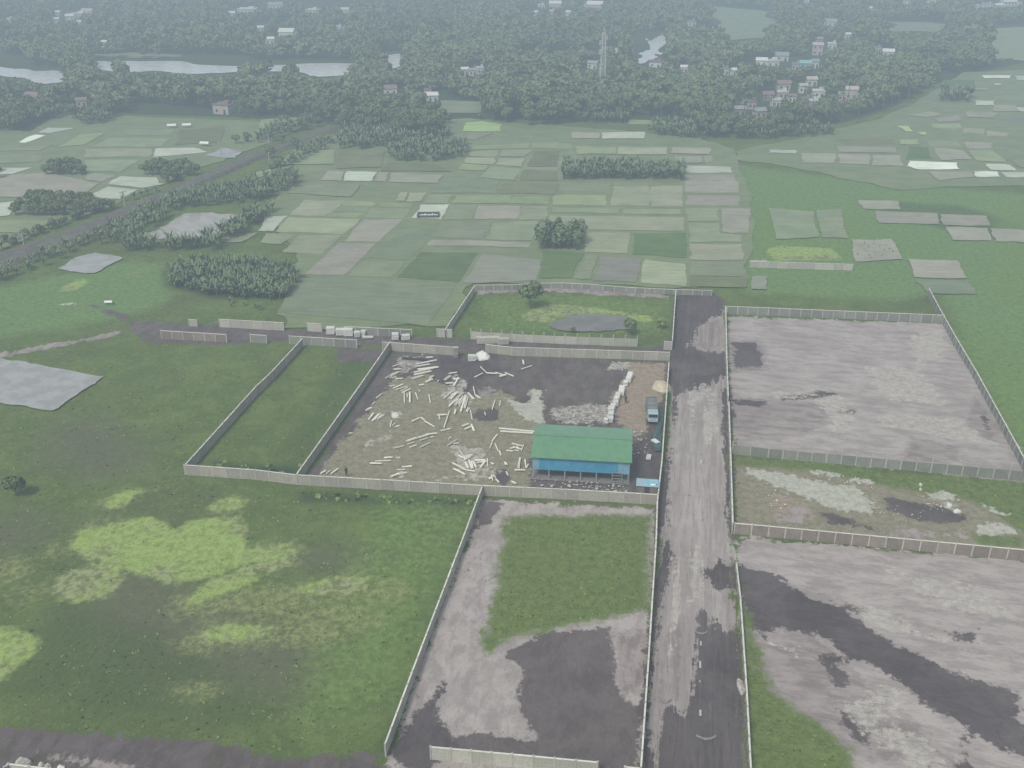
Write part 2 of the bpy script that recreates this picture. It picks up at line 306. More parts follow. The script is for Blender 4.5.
xs = np.array(sorted([-2900, -2200, -1600, -1200, -900, -700] + vals(-560, -140, 8) + vals(-140, 150, .75) + vals(150, 560, 8) + [560, 700, 900, 1200, 1600, 2200, 2900]))
ys = np.array([-2000, -1200, -600, -200, -50, 10, 40] + vals(60, 230, .65) + vals(230, 420, 1.4) + vals(420, 900, 6) + [900, 950, 1000, 1100, 1200, 1400, 1700, 2100, 2900])
XX, YY = np.meshgrid(xs, ys); LV = layer_values(XX, YY)
def mesh_np(name, V, Fq, mat, attrs=None, smooth=False):
    me = bpy.data.meshes.new(name); k = Fq.shape[1]
    me.vertices.add(len(V)); me.vertices.foreach_set('co', np.ascontiguousarray(V, dtype=np.float32).ravel())
    me.loops.add(Fq.size); me.loops.foreach_set('vertex_index', np.ascontiguousarray(Fq, dtype=np.int32).ravel())
    me.polygons.add(len(Fq)); me.polygons.foreach_set('loop_start', np.arange(0, Fq.size, k, dtype=np.int32))
    if smooth: me.polygons.foreach_set('use_smooth', np.ones(len(Fq), bool))
    me.update(calc_edges=True)
    for nm, (ty, data) in (attrs or {}).items():
        a = me.attributes.new(nm, ty, 'POINT'); a.data.foreach_set('color' if ty == 'FLOAT_COLOR' else 'value', np.ascontiguousarray(data, dtype=np.float32).ravel())
    me.materials.append(mat); return me
ny, nx = XX.shape
idx = np.arange(nx*ny).reshape(ny, nx)
quads = np.stack([idx[:-1, :-1], idx[:-1, 1:], idx[1:, 1:], idx[1:, :-1]], -1).reshape(-1, 4)
cx = (XX[:-1, :-1]+XX[1:, 1:])/2; cy = (YY[:-1, :-1]+YY[1:, 1:])/2; cx = cx.ravel(); cy = cy.ravel()
ZZ = np.zeros_like(XX)
near = (np.abs(XX) < 160) & (YY > 55) & (YY < 330)
nzv = np.array([mnoise.noise((x*.11, y*.11, 3.1))*.10+mnoise.noise((x*.5, y*.5, 9.0))*.06 for x, y in zip(XX[near], YY[near])])
ZZ[near] = nzv-.17; ZZ[~near] = -.17
M_ground = ground_material('ground_mix', R(-10), 1, 2.2)
M_road = ground_material('road_mix', R(-10), 1, 16, 11.0); 
M_lot = ground_material('lot_mix', R(-14), 3.0, 1, 3.2)
V0 = np.stack([XX.ravel(), YY.ravel(), ZZ.ravel()], -1)
LVf = LV.reshape(16, -1).T
pieces = {'road': (ROAD, M_road), 'storage_yard': ([(391, 351), (669, 361), (657, 502), (302, 484)], M_ground),
          'bare_lot': ([(727, 316), (943, 323), (1060, 520), (1100, 486), (732, 452)], M_lot)}
taken = np.zeros(len(quads), bool)
def sub(name, mask, mat):
    q = quads[mask]; u, inv = np.unique(q, return_inverse=True)
    lv = LVf[u]
    at = {'lay%d' % k: ('FLOAT_COLOR', lv[:, 4*k:4*k+4]) for k in range(4)}
    me = mesh_np(name, V0[u], inv.reshape(q.shape), mat, at, True)
    return tag(link(name, me), kind='structure')
for nm, (pp, mt) in pieces.items():
    w = np.array(W(pp)); mk = (sdf(w, cx, cy) > 0) & ~taken; taken |= mk; sub(nm, mk, mt)
mk = (sdf(np.array(W([(735, 536), (1024, 560), (1160, 575), (1160, 840), (756, 840), (741, 600)])), cx, cy) > 0) & ~taken; taken |= mk; sub('open_lot', mk, M_lot)
mk = (sdf(np.array(W([(482, 499), (656, 509), (640, 790), (380, 790)])), cx, cy) > 0) & ~taken; taken |= mk; sub('walled_lot', mk, M_ground)
sub('ground', ~taken, M_ground)

# ------------------------------------------------------------------ sheets: paddies, ponds, rivers
def ragged(poly, amp, it=3, seed=0):
    r = random.Random(seed); pts = [Vector((x, y)) for x, y in poly]
    for k in range(it):
        out = []
        for i in range(len(pts)):
            a, b = pts[i], pts[(i+1) % len(pts)]; d = b-a; l = d.length
            m = (a+b)/2 + Vector((-d.y, d.x)).normalized()*r.uniform(-1, 1)*min(amp/(1.6**k), l*.18) if l > .8 else None
            out.append(a)
            if m is not None: out.append(m)
        pts = out
    return [tuple(p) for p in pts]
def sheet(name, poly, z, mat, parent=None):
    from mathutils.geometry import tessellate_polygon
    vs = [Vector((x, y, 0)) for x, y in poly]
    tr = tessellate_polygon([vs])
    me = bpy.data.meshes.new(name); c = sum(vs, Vector())/len(vs)
    fs = []
    for t in tr:
        a, b, d = (vs[i] for i in t)
        fs.append(t if (b-a).cross(d-a).z > 0 else (t[0], t[2], t[1]))
    me.from_pydata([(v.x-c.x, v.y-c.y, 0) for v in vs], [], fs); me.materials.append(mat)
    o = link(name, me, parent, (c.x, c.y, z)); return o
def paddy_mat():
    m, nt, b = newmat('paddy_soil'); p = wpos(nt)
    oi = nd(nt, 'ShaderNodeObjectInfo')
    n1 = noise(nt, p, .12, 4, .6); n2 = noise(nt, p, .8, 5, .7); n3 = noise(nt, p, 3.0, 3, .7)
    mp = nd(nt, 'ShaderNodeMapping'); nt.links.new(p, mp.inputs['Vector']); mp.inputs['Scale'].default_value = (.12, 1, 1)
    n4 = noise(nt, mp.outputs[0], .9, 4, .6)
    s = mth(nt, 'ADD', mth(nt, 'MULTIPLY', n1, .4), mth(nt, 'ADD', mth(nt, 'MULTIPLY', n2, .25), mth(nt, 'MULTIPLY', n4, .35)))
    c = mixc(nt, mapr(nt, s, .38, .62, 0, 1), mixc(nt, 1.0, oi.outputs['Color'], (.80, .84, .80, 1), 'MULTIPLY'), mixc(nt, 1.0, oi.outputs['Color'], (1.13, 1.12, 1.10, 1), 'MULTIPLY'))
    c = mixc(nt, mapr(nt, n2, .56, .70, 0, .4), c, lin(.08, .12, .05))
    nt.links.new(c, b.inputs['Base Color']); b.inputs['Roughness'].default_value = .6; b.inputs['Specular IOR Level'].default_value = .15
    return m
M_pad = paddy_mat()
PC = {'p': (.260, .250, .215), 'g': (.190, .220, .145), 'l': (.215, .265, .145), 'w': (.40, .43, .38), 'd': (.090, .138, .055), 'o': (.135, .155, .085), 't': (.150, .180, .120), 'b': (.30, .42, .19), 'W': (.62, .65, .62), 'y': (.255, .270, .190), 'k': (.195, .195, .170)}
FLD = []
def fl(tr, *rows):
    for c, *p in rows: FLD.append((c, tr(list(zip(p[::2], p[1::2])))))
fl(zb, ('l', 150, 25, 280, 28, 240, 62, 135, 60), ('y', 190, 80, 360, 82, 275, 145, 130, 140), ('l', 350, 85, 440, 85, 485, 95, 470, 106, 345, 102), ('g', 340, 106, 465, 110, 430, 128, 300, 125),
   ('l', 290, 130, 430, 132, 405, 152, 270, 148), ('l', 500, 92, 635, 92, 620, 108, 490, 106), ('g', 460, 114, 620, 114, 590, 155, 430, 152), ('w', 30, 145, 130, 142, 70, 205, 5, 205), ('y', 130, 148, 420, 155, 350, 218, 75, 208),
   ('p', 430, 158, 590, 157, 490, 250, 350, 248), ('g', 170, 222, 345, 222, 265, 300, 100, 290), ('g', 40, 212, 160, 218, 100, 258, 10, 250), ('p', 330, 250, 485, 255, 350, 383, 190, 378), ('t', 600, 188, 735, 188, 640, 292, 600, 322, 450, 312),
   ('g', 435, 320, 600, 328, 545, 390, 365, 385), ('t', 180, 390, 370, 390, 800, 418, 690, 585, 80, 530), ('d', 655, 288, 890, 292, 810, 412, 560, 390), ('g', 740, 168, 940, 172, 905, 238, 700, 230), ('w', 660, 98, 775, 98, 740, 158, 620, 153),
   ('g', 775, 100, 885, 100, 865, 160, 745, 160), ('g', -100, 215, 10, 212, -60, 250, -150, 250))
FLD += [('k', [(482, 253), (541, 260), (537, 281), (476, 284), (462, 283)]), ('p', [(431, 240), (534, 243), (530, 248), (428, 246)]), ('g', [(492, 223), (539, 221), (533, 241), (485, 240)])]
z4 = lambda p: Z(400, 120, 6.4, p)
fl(z4, ('p', 500, 548, 775, 552, 745, 638, 480, 638), ('g', 785, 552, 945, 558, 930, 640, 758, 640), ('g', 190, 480, 345, 480, 310, 538, 150, 538), ('l', 357, 484, 716, 488, 698, 533, 330, 533), ('l', 730, 490, 960, 492, 950, 542, 722, 535),
   ('y', 57, 467, 175, 467, 130, 525, 35, 525), ('o', 665, 405, 1020, 410, 1000, 478, 628, 472), ('t', 290, 368, 655, 384, 615, 472, 190, 468), ('o', 795, 315, 1020, 325, 1010, 392, 765, 388), ('g', 580, 302, 780, 313, 733, 388, 502, 368),
   ('l', 395, 282, 570, 292, 545, 326, 370, 320), ('y', 438, 207, 635, 194, 615, 238, 435, 234), ('y', 428, 240, 613, 246, 598, 288, 410, 275), ('g', 655, 192, 860, 192, 800, 238, 638, 236), ('y', 630, 246, 800, 248, 783, 303, 607, 288),
   ('l', 455, 167, 833, 150, 825, 185, 450, 192), ('l', 845, 147, 1020, 143, 1010, 188, 840, 186), ('b', 415, 20, 520, 10, 650, 28, 645, 76, 402, 74), ('g', 400, 84, 600, 84, 490, 130, 330, 128), ('y', 0, 465, 50, 463, 28, 525, -30, 522), ('o', 860, 200, 1024, 200, 1010, 300, 810, 300))
fl(tb, ('p', 287, 682, 355, 686, 345, 726, 255, 724), ('w', 362, 686, 485, 690, 460, 728, 350, 726), ('p', 492, 690, 535, 692, 520, 730, 468, 728), ('p', 540, 692, 752, 702, 732, 734, 527, 730), ('o', 330, 606, 520, 606, 500, 672, 322, 676),
   ('l', 150, 602, 322, 602, 314, 658, 75, 660), ('o', 530, 652, 700, 652, 790, 688, 495, 686), ('l', 0, 690, 150, 664, 110, 690, -30, 720), ('g', 150, 742, 420, 738, 380, 790, 120, 775), ('l', 20, 480, 180, 470, 100, 520, 0, 535))
fl(tc, ('p', 240, 530, 350, 532, 350, 556, 238, 556), ('w', 360, 532, 534, 530, 532, 556, 360, 557), ('l', 252, 587, 415, 592, 418, 618, 262, 620), ('y', 427, 590, 625, 592, 623, 620, 425, 620), ('p', 635, 592, 790, 592, 795, 618, 635, 615),
   ('p', 650, 626, 757, 626, 762, 654, 656, 655), ('p', 765, 625, 800, 622, 806, 640, 772, 652), ('w', 690, 662, 880, 668, 885, 690, 690, 690), ('p', 690, 698, 893, 698, 908, 772, 690, 768), ('l', 0, 577, 70, 577, 64, 596, -40, 596), ('l', 82, 572, 240, 572, 243, 596, 76, 598),
   ('g', 190, 727, 398, 730, 393, 768, 185, 766), ('l', 465, 478, 692, 484, 686, 500, 460, 498), ('g', 60, 640, 200, 625, 210, 720, 20, 725), ('o', 0, 735, 170, 735, 175, 768, 0, 768), ('g', 405, 730, 545, 734, 545, 768, 405, 768), ('o', 560, 560, 730, 565, 720, 582, 300, 578))
fl(zc, ('p', 692, 5, 905, 5, 908, 52, 692, 50), ('p', 695, 60, 910, 62, 912, 105, 695, 103), ('l', 10, 67, 150, 69, 148, 97, -40, 94), ('l', 168, 60, 378, 60, 378, 104, 160, 100), ('y', 402, 26, 548, 24, 548, 106, 392, 104), ('y', 556, 26, 684, 22, 684, 109, 556, 108),
   ('g', 35, 105, 140, 107, 122, 160, 15, 160), ('g', 158, 110, 435, 114, 433, 135, 152, 131), ('g', 446, 116, 675, 118, 680, 139, 446, 136), ('y', 150, 142, 688, 150, 692, 204, 300, 200, 142, 165), ('y', 305, 210, 474, 210, 464, 296, 290, 290), ('d', 487, 214, 698, 212, 698, 314, 477, 300),
   ('k', 350, 307, 518, 314, 493, 412, 322, 405), ('y', 532, 318, 694, 336, 697, 428, 514, 414), ('g', 693, 114, 828, 114, 832, 165, 697, 165), ('g', 705, 172, 834, 174, 838, 218, 918, 222, 918, 250, 707, 250), ('p', 836, 114, 956, 114, 948, 214, 842, 210),
   ('y', 707, 256, 918, 258, 928, 322, 707, 320), ('g', 707, 328, 933, 328, 938, 386, 707, 386), ('o', 707, 392, 940, 392, 944, 430, 707, 428), ('p', 952, 322, 1020, 322, 1022, 342, 952, 344), ('k', 952, 387, 1022, 384, 1020, 440, 955, 440), ('d', 120, 285, 290, 293, 240, 395, 105, 395), ('g', 300, 300, 345, 302, 315, 400, 245, 396))
fl(td, ('w', 0, 600, 110, 602, 115, 615, 0, 612), ('p', 130, 614, 273, 614, 268, 653, 142, 653), ('p', 280, 617, 408, 620, 408, 660, 280, 656), ('p', 415, 622, 530, 622, 543, 666, 415, 663), ('p', 277, 585, 510, 590, 518, 613, 282, 609), ('W', 562, 645, 758, 652, 768, 678, 612, 680, 553, 666),
   ('p', 642, 687, 813, 687, 826, 710, 682, 724), ('W', 822, 687, 918, 687, 932, 709, 832, 709), ('w', 927, 690, 1060, 692, 1060, 712, 947, 711), ('w', 872, 656, 968, 660, 1003, 684, 887, 681), ('p', 662, 592, 778, 602, 812, 640, 692, 643), ('l', 800, 602, 898, 602, 956, 650, 832, 645), ('g', 972, 640, 1060, 637, 1060, 682, 987, 662),
   ('b', 515, 505, 560, 505, 580, 528, 550, 528), ('b', 600, 530, 635, 530, 636, 541, 605, 540), ('l', 525, 560, 600, 560, 610, 580, 530, 580), ('y', 562, 462, 650, 446, 700, 460, 640, 470), ('p', 660, 476, 760, 462, 770, 485, 680, 490), ('w', 830, 403, 905, 405, 905, 422, 830, 422), ('W', 852, 303, 970, 303, 970, 314, 862, 314),
   ('w', 985, 305, 1060, 305, 1060, 327, 992, 320), ('w', 905, 335, 935, 335, 930, 342, 903, 342), ('y', 812, 352, 880, 356, 875, 363, 810, 361), ('y', 900, 423, 990, 422, 1008, 448, 903, 447), ('w', 992, 431, 1060, 432, 1060, 448, 1007, 448), ('p', 792, 446, 915, 453, 900, 474, 800, 470), ('y', 785, 511, 870, 516, 860, 534, 780, 530),
   ('p', 872, 522, 970, 531, 960, 545, 872, 544), ('g', 642, 562, 760, 567, 778, 588, 642, 584), ('p', 782, 567, 900, 572, 895, 594, 792, 593), ('o', 270, 555, 500, 560, 520, 580, 300, 578), ('t', 920, 460, 1060, 455, 1060, 500, 900, 490), ('d', 560, 585, 640, 590, 660, 635, 550, 640), ('g', 905, 385, 1060, 380, 1060, 400, 910, 402), ('l', 655, 495, 770, 495, 780, 515, 660, 512), ('d', 700, 320, 830, 320, 820, 360, 690, 370))
fl(zd, ('p', 362, 80, 520, 84, 530, 119, 382, 115), ('p', 427, 124, 680, 132, 688, 176, 442, 171), ('p', 688, 137, 880, 143, 893, 184, 702, 180), ('p', 710, 187, 880, 192, 898, 244, 737, 241), ('p', 888, 194, 1070, 202, 1080, 250, 910, 247), ('p', 553, 314, 758, 322, 798, 393, 582, 389), ('t', 584, 397, 803, 401, 843, 457, 640, 455),
   ('p', 335, 238, 495, 236, 540, 318, 350, 328), ('g', 195, 120, 298, 117, 322, 234, 215, 231), ('g', 0, 112, 185, 126, 208, 229, 30, 238))
FLD += [('t', [(712, 6), (770, 12), (768, 38), (728, 40)]), ('t', [(886, 22), (946, 24), (940, 32), (888, 32)]), ('g', [(992, 30), (1060, 24), (1060, 62), (990, 58)]), ('t', [(95, 53), (180, 55), (180, 57), (92, 55)]), ('g', [(440, 100), (481, 102), (482, 113), (438, 113)]), ('k', [(775, 24), (790, 25), (788, 29), (774, 28)])]
fl(ta, ('g', 490, 520, 700, 516, 690, 543, 500, 543), ('g', 432, 552, 680, 556, 650, 589, 362, 589), ('y', 342, 598, 610, 595, 600, 629, 336, 631), ('w', 625, 594, 780, 592, 830, 610, 612, 629), ('g', 342, 641, 560, 641, 480, 692, 346, 684), ('p', 350, 692, 466, 704, 410, 728, 345, 721), ('w', 478, 706, 628, 710, 632, 737, 434, 734),
   ('W', 140, 539, 185, 543, 102, 572, 72, 570), ('w', 190, 511, 300, 513, 200, 534, 152, 533), ('g', 60, 590, 215, 582, 160, 604, -80, 608), ('g', -80, 620, 170, 621, 160, 648, -80, 658), ('w', -80, 673, 130, 671, 50, 698, -80, 704), ('p', -200, 712, 200, 692, 330, 720, 400, 735, 350, 768, 160, 790, -200, 790),
   ('o', 720, 520, 900, 510, 880, 570, 700, 580), ('l', 320, 540, 420, 530, 340, 580, 230, 590))
fl(za, ('w', 372, 55, 432, 27, 558, 40, 480, 80, 402, 75), ('w', -60, 97, 100, 82, 40, 143, -60, 150), ('l', -60, 158, 210, 162, 160, 195, 70, 214, -60, 215), ('w', 440, 5, 560, 5, 660, 18, 570, 34, 430, 20))
def inset(poly, d):
    c = np.mean(poly, 0); out = []
    for x, y in poly:
        v = np.array([x, y])-c; l = np.linalg.norm(v); out.append(tuple(c+v*max(.6, (l-d)/l)))
    return out
for i, p in enumerate(([(345, 128), (470, 118), (560, 126), (700, 138), (735, 150), (752, 215), (745, 288), (676, 288), (475, 283), (448, 326), (284, 328), (290, 300), (300, 250), (262, 215), (300, 160)],
                       [(737, 151), (880, 119), (940, 88), (965, 72), (1100, 66), (1100, 184), (900, 190), (870, 183), (820, 172), (738, 160)],
                       [(-100, 118), (30, 132), (60, 114), (240, 120), (310, 120), (250, 150), (190, 172), (120, 202), (0, 250), (-100, 276)])):
    o = sheet('paddy_land', ragged(W(p), 3, 3, 900+i), .004+.004*i, M_pad); o.color = (.182, .222, .112, 1); tag(o, kind='structure')
for i, (c, p) in enumerate(FLD):
    w = W(p); d = .22 if min(b for a, b in p) > 150 else .15
    w = ragged(inset(w, d), 14 if max(b for a, b in p) < 64 else .6, 4 if max(b for a, b in p) < 64 else 3, i)
    o = sheet('paddy_field', w, .02+(i % 61)*.004, M_pad)
    k = random.uniform(.90, 1.10); g = random.uniform(-.012, .012)
    k *= 1.2; o.color = (PC[c][0]*k, (PC[c][1]+g)*k, PC[c][2]*k*.93, 1); tag(o, kind='structure')
def water_mat(name, col, rough, spec):
    m, nt, b = newmat(name); p = wpos(nt)
    n = noise(nt, p, .25, 4, .6); n2 = noise(nt, p, 1.6, 4, .7)
    c = mixc(nt, mapr(nt, n, .4, .6), mul(col, .88), mul(col, 1.1)); c = mixc(nt, mapr(nt, n2, .55, .7, 0, .3), c, lin(.12, .15, .08))
    nt.links.new(c, b.inputs['Base Color']); b.inputs['Roughness'].default_value = rough; b.inputs['Specular IOR Level'].default_value = spec
    return m
M_pond = water_mat('muddy_water', lin(.36, .335, .30), .12, .6); M_flat = water_mat('silty_water', lin(.33, .33, .315), .12, .6); M_river = water_mat('river_water', lin(.62, .63, .64), .18, .5)
M_pw = water_mat('dark_pond_water', lin(.170, .160, .145), .3, .4)
WAT = [('pond', za([(575, 225), (640, 190), (730, 138), (850, 130), (950, 140), (900, 190), (820, 243), (600, 236)]), M_pond, 1.2), ('pond', za([(232, 355), (300, 312), (380, 292), (440, 300), (490, 315), (380, 372), (345, 375)]), M_flat, .5),
       ('pond', [(-60, 352), (0, 358), (18, 361), (35, 364), (104, 377), (82, 391), (60, 407), (50, 411), (0, 403), (-60, 398)], M_flat, .5), ('pond', zq([(440, 190), (500, 160), (600, 152), (690, 157), (735, 187), (725, 204), (600, 212), (470, 206)]), M_pw, .8),
       ('river', [(-60, 64), (15, 69), (65, 71), (64, 82), (45, 84), (25, 78), (-60, 74)], M_river, 14), ('river', [(92, 61), (130, 61), (200, 65), (300, 64), (358, 64), (345, 75), (318, 77), (290, 72), (200, 74), (150, 71), (95, 70)], M_river, 14),
       ('river', [(384, 57), (400, 54), (403, 66), (390, 70)], M_river, 3), ('pond', [(646, 37), (652, 42), (657, 37), (662, 33), (665, 40), (663, 56), (656, 54), (650, 60), (640, 64), (633, 60), (641, 55), (650, 50)], M_river, 3), ('pond', [(610, 46), (622, 50), (620, 57), (608, 50)], M_river, 3),
       ('pond', [(222, 148), (240, 150), (236, 158), (205, 156)], M_flat, 1)]
for i, (n, p, m, a) in enumerate(WAT):
    tag(sheet(n, ragged(W(p), a, 3, i+50), .10+.005*i, m), kind='structure')
# raised road on its bank, upper left
M_bank = simple('bank_gravel', lin(.115, .104, .088), .25, .5); M_bankside = simple('bank_side', lin(.105, .112, .078), .35, .5)
up_ = [(-80, 280), (0, 253), (78, 226), (125, 207), (195, 177), (256, 152), (305, 136), (328, 126)]; lo_ = [(-80, 298), (0, 267), (78, 240), (125, 218), (195, 187), (256, 160), (312, 139), (336, 129)]
def bank():
    A = [G(a, b, .9) for a, b in up_]; B = [G(a, b-3, .9) for a, b in lo_]
    me = bpy.data.meshes.new('rail_bank'); vs = []; fs = []
    for a, b in zip(A, B):
        d = (a-b).normalized()*2.2
        vs += [(a.x+d.x, a.y+d.y, -.15), tuple(a), tuple(b), (b.x-d.x, b.y-d.y, -.15)]
    for i in range(len(A)-1):
        for k in range(3): fs.append((4*i+k, 4*i+k+1, 4*i+k+5, 4*i+k+4))
    me.from_pydata(vs, [], [f[::-1] for f in fs]); me.materials.append(M_bank); me.materials.append(M_bankside)
    for i, f in enumerate(me.polygons): f.material_index = 0 if i % 3 == 1 else 1
    me.validate(); tag(link('embankment', me), kind='structure')
bank()
# ================================================================== walls
def concrete(name, a, b_, stain=.5):
    m, nt, b = newmat(name); p = wpos(nt)
    n1 = noise(nt, p, .35, 4, .6); n2 = noise(nt, p, 2.5, 5, .7)
    mp = nd(nt, 'ShaderNodeMapping'); nt.links.new(p, mp.inputs['Vector']); mp.inputs['Scale'].default_value = (3, 3, .4)
    n3 = noise(nt, mp.outputs[0], 1.2, 4, .7)
    r = nd(nt, 'ShaderNodeObjectInfo').outputs['Random']
    c = mixc(nt, mapr(nt, mth(nt, 'ADD', mth(nt, 'MULTIPLY', n1, .5), mth(nt, 'MULTIPLY', r, .28)), .25, .6), a, b_)
    c = mixc(nt, mapr(nt, n2, .45, .68, 0, .35), c, mul(a, .7)); c = mixc(nt, mapr(nt, n3, .52, .7, 0, stain), c, lin(.12, .12, .105))
    nt.links.new(c, b.inputs['Base Color']); b.inputs['Roughness'].default_value = .92; return m
M_conc = concrete('grey_concrete', lin(.33, .31, .262), lin(.42, .395, .335), .35); M_post = concrete('pale_concrete', lin(.40, .39, .34), lin(.50, .485, .43), .25)
M_concL = concrete('pale_panel', lin(.40, .385, .33), lin(.52, .50, .43), .25); M_concB = concrete('earthy_panel', lin(.225, .185, .155), lin(.315, .265, .225), .4); M_concG = concrete('mossy_panel', lin(.21, .215, .185), lin(.29, .29, .25), .45)
M_cop = concrete('skylit_coping', lin(.62, .605, .53), lin(.72, .70, .62), .12)  # paler than the panels: sky light on wall tops put into the colour
def bm_box(bm, c, s, rz=0.0, bev=0.0):
    m = Matrix.Translation(c) @ Matrix.Rotation(rz, 4, 'Z') @ Matrix.Diagonal((s[0], s[1], s[2], 1))
    r = bmesh.ops.create_cube(bm, size=1, matrix=m)
    if bev: bmesh.ops.bevel(bm, geom=list({e for v in r['verts'] for e in v.link_edges}), offset=bev, segments=1, affect='EDGES')
    return r
def bm_mesh(name, bm, *mats):
    me = bpy.data.meshes.new(name); bm.normal_update(); bm.to_mesh(me); bm.free()
    for m in mats: me.materials.append(m)
    return me
def panel_mesh(h, mat, nplank=4):
    bm = bmesh.new(); ph = h/nplank                    # one bay: stacked precast planks with open chamfered joints
    for k in range(nplank):
        bm_box(bm, (1.2, 0, ph*k+ph/2-.05), (2.28, .07+.012*(k % 2), ph-.03), 0, .012)
    bm_box(bm, (1.2, 0, h/2-.08), (2.26, .03, h-.2))
    return bm_mesh('wall_panel', bm, mat)
def post_mesh(h, mat):
    bm = bmesh.new(); bm_box(bm, (0, 0, h/2), (.19, .19, h), 0, .015); bm_box(bm, (0, 0, h+.015), (.23, .23, .05))
    return bm_mesh('wall_post', bm, mat)
def cop_mesh(mat):
    bm = bmesh.new(); bm_box(bm, (1.2, 0, .02), (2.42, .20, .07), 0, .01); return bm_mesh('coping', bm, M_cop)
PM = {}
def wall(label, pts, z='top', h=1.8, mat=None, pmat=None, tall=0.05, coping=True, name='compound_wall', group=None):
    mat = mat or M_conc; pmat = pmat or M_post
    key = (h, mat.name, pmat.name, tall)
    if key not in PM: PM[key] = (panel_mesh(h, mat), post_mesh(h+tall+.1, pmat), cop_mesh(pmat))
    pm, qm, km = PM[key]
    g = [G(a, b, h if z == 'top' else 0) for a, b in pts]; g = [Vector((v.x, v.y, 0)) for v in g]
    root = empty(name, g[0]); tag(root, label, 'wall', group)
    o0 = g[0]; first = True
    for a, b in zip(g[:-1], g[1:]):
        d = b-a; n = max(1, round(d.length/2.4)); st = d/n; rz = math.atan2(d.y, d.x)
        for k in range(n):
            p = a+st*k-o0; p.z = -.12
            if k or first: link('post', qm, root, p, rz)
            first = False
            q = link('panel', pm, root, p+st.normalized()*.0+Vector((0, 0, random.uniform(-.02, .02))), rz+random.uniform(-.004, .004)); q.scale.x = st.length/2.4
            if coping: q = link('coping', km, root, (p.x, p.y, h-.12+.04), rz); q.scale.x = st.length/2.4
        e = b-o0; e.z = -.12
        link('post', qm, root, e, rz)
    return root
wall('long grey concrete wall on the left edge of the narrow grass lot', [(302, 338.5), (271, 372), (256, 386), (185, 464.5)], mat=M_conc)
wall('grey wall between the narrow grass lot and the storage yard', [(390, 341.5), (357, 389), (296, 474.5)], mat=M_conc)
wall('long grey concrete wall in front of the green roofed shed and yard', [(185.5, 474), (256, 479), (297, 484), (482, 494.8), (552, 498), (607, 501), (657, 504)], 'base', mat=M_conc)
wall('short mossy wall closing the far end of the narrow grass lot', [(290, 343.5), (357, 347.5)], 'base', mat=M_concG)
wall('grey wall behind the yard, left of its muddy gateway', [(383, 349.5), (456, 355)], 'base', mat=M_conc)
wall('grey wall behind the yard, right of its muddy gateway', [(486, 352), (512, 355), (669, 360)], 'base', mat=M_conc)
wall('free standing brownish wall run left of the yard, beside the track', [(162, 338), (227, 342)], 'base', mat=M_concB)
wall('free standing pale wall run on the far side of the track', [(220, 326.5), (284, 330)], 'base', mat=M_concL)
wall('small leaning wall bay beside the bare end of the track', [(189.5, 325.5), (197.5, 326)], 'base', h=1.5, mat=M_concL)
wall('short wall piece just before the corner of the narrow grass lot', [(251, 342), (267, 343)], 'base', mat=M_concG)
wall('small two bay wall standing left of the white block stacks', [(308, 330.5), (322, 331.5)], 'base', mat=M_concL)
wall('mossy wall run behind the white block stacks on the track', [(345, 334), (412, 337)], 'base', mat=M_concG)
wall('small wall piece at the near corner of the north pond lot', [(437, 336.3), (452, 337)], 'base', mat=M_concL)
wall('pale slanting wall on the left side of the pond lot', [(474.5, 285.5), (460, 307), (444.5, 330)], mat=M_concL)
wall('long bright wall curving along the far side of the pond lot', [(475, 284.8), (512, 284.6), (540, 283), (562, 282.7), (592, 284), (626, 287), (674, 289.2), (712, 290.2)], mat=M_concG, h=1.25, tall=-.05)
wall('narrow wall between the pond lot and the dark mud road', [(676, 289.5), (672.5, 340)], mat=M_concL)
wall('small gate pier wall at the road corner of the pond lot', [(664, 349), (671.5, 349.5)], 'base', mat=M_concL)
wall('pale wall with tall posts along the near side of the pond lot', [(471, 338.5), (512, 341), (565, 343.5), (637, 346)], 'base', mat=M_concL, tall=.55, coping=False)
wall('straight wall on the left edge of the mud road', [(669, 362), (662, 460), (657.5, 500), (656.2, 540), (648.6, 659), (641, 768), (637, 815)], mat=M_conc)
wall('wall on the right edge of the road, far stretch beside the large bare lot', [(725.8, 306), (727, 360), (728.3, 396)], mat=M_conc)
wall('wall on the right edge of the road, middle stretch past the gap', [(729, 402), (731, 460), (733, 523)], mat=M_conc)
wall('pale grey wall behind the large bare lot', [(727, 313.5), (768, 315), (943, 322.5)], 'base', mat=M_concG)
wall('long slanting wall between the large bare lot and bright green field', [(929, 288), (942, 312), (955, 335), (977, 372), (1024, 457), (1062, 525)], mat=M_concG)
wall('wall with tall raised posts along the front of the large bare lot', [(732, 453), (768, 457), (885, 467.5), (1024, 480), (1062, 484)], 'base', mat=M_concG, tall=.5, coping=False)
wall('brown earthy wall with pale rail along the near side of the marshy strip', [(734, 533), (768, 536), (885, 547), (1024, 560), (1080, 566)], 'base', mat=M_concB)
wall('low unfinished wall along the right edge of the dark road', [(736.5, 563), (740.6, 598), (747, 692), (751, 768), (754, 820)], mat=M_concG, h=1.3)
wall('long slanting wall between the algae meadow and the grey mud lot', [(482, 486.5), (462, 540), (422, 645), (385, 743.5)], mat=M_concL)
wall('pale wall run at the bottom centre, before the dark wet lot', [(431, 758.5), (512, 766), (597, 774)], 'base', mat=M_concL)
wall('wall end joining the left road wall at the bottom of the view', [(625, 766.5), (641, 768)], mat=M_concL)
wall('low broad wall ring piece in front of the bright green far plot', [(750, 267), (852, 270)], 'base', h=1.6, mat=M_concL)
wall('wall top at the bottom left corner beside the white boulders', [(4, 767), (8, 763.5), (50, 768.5)], h=1.2, mat=M_post)
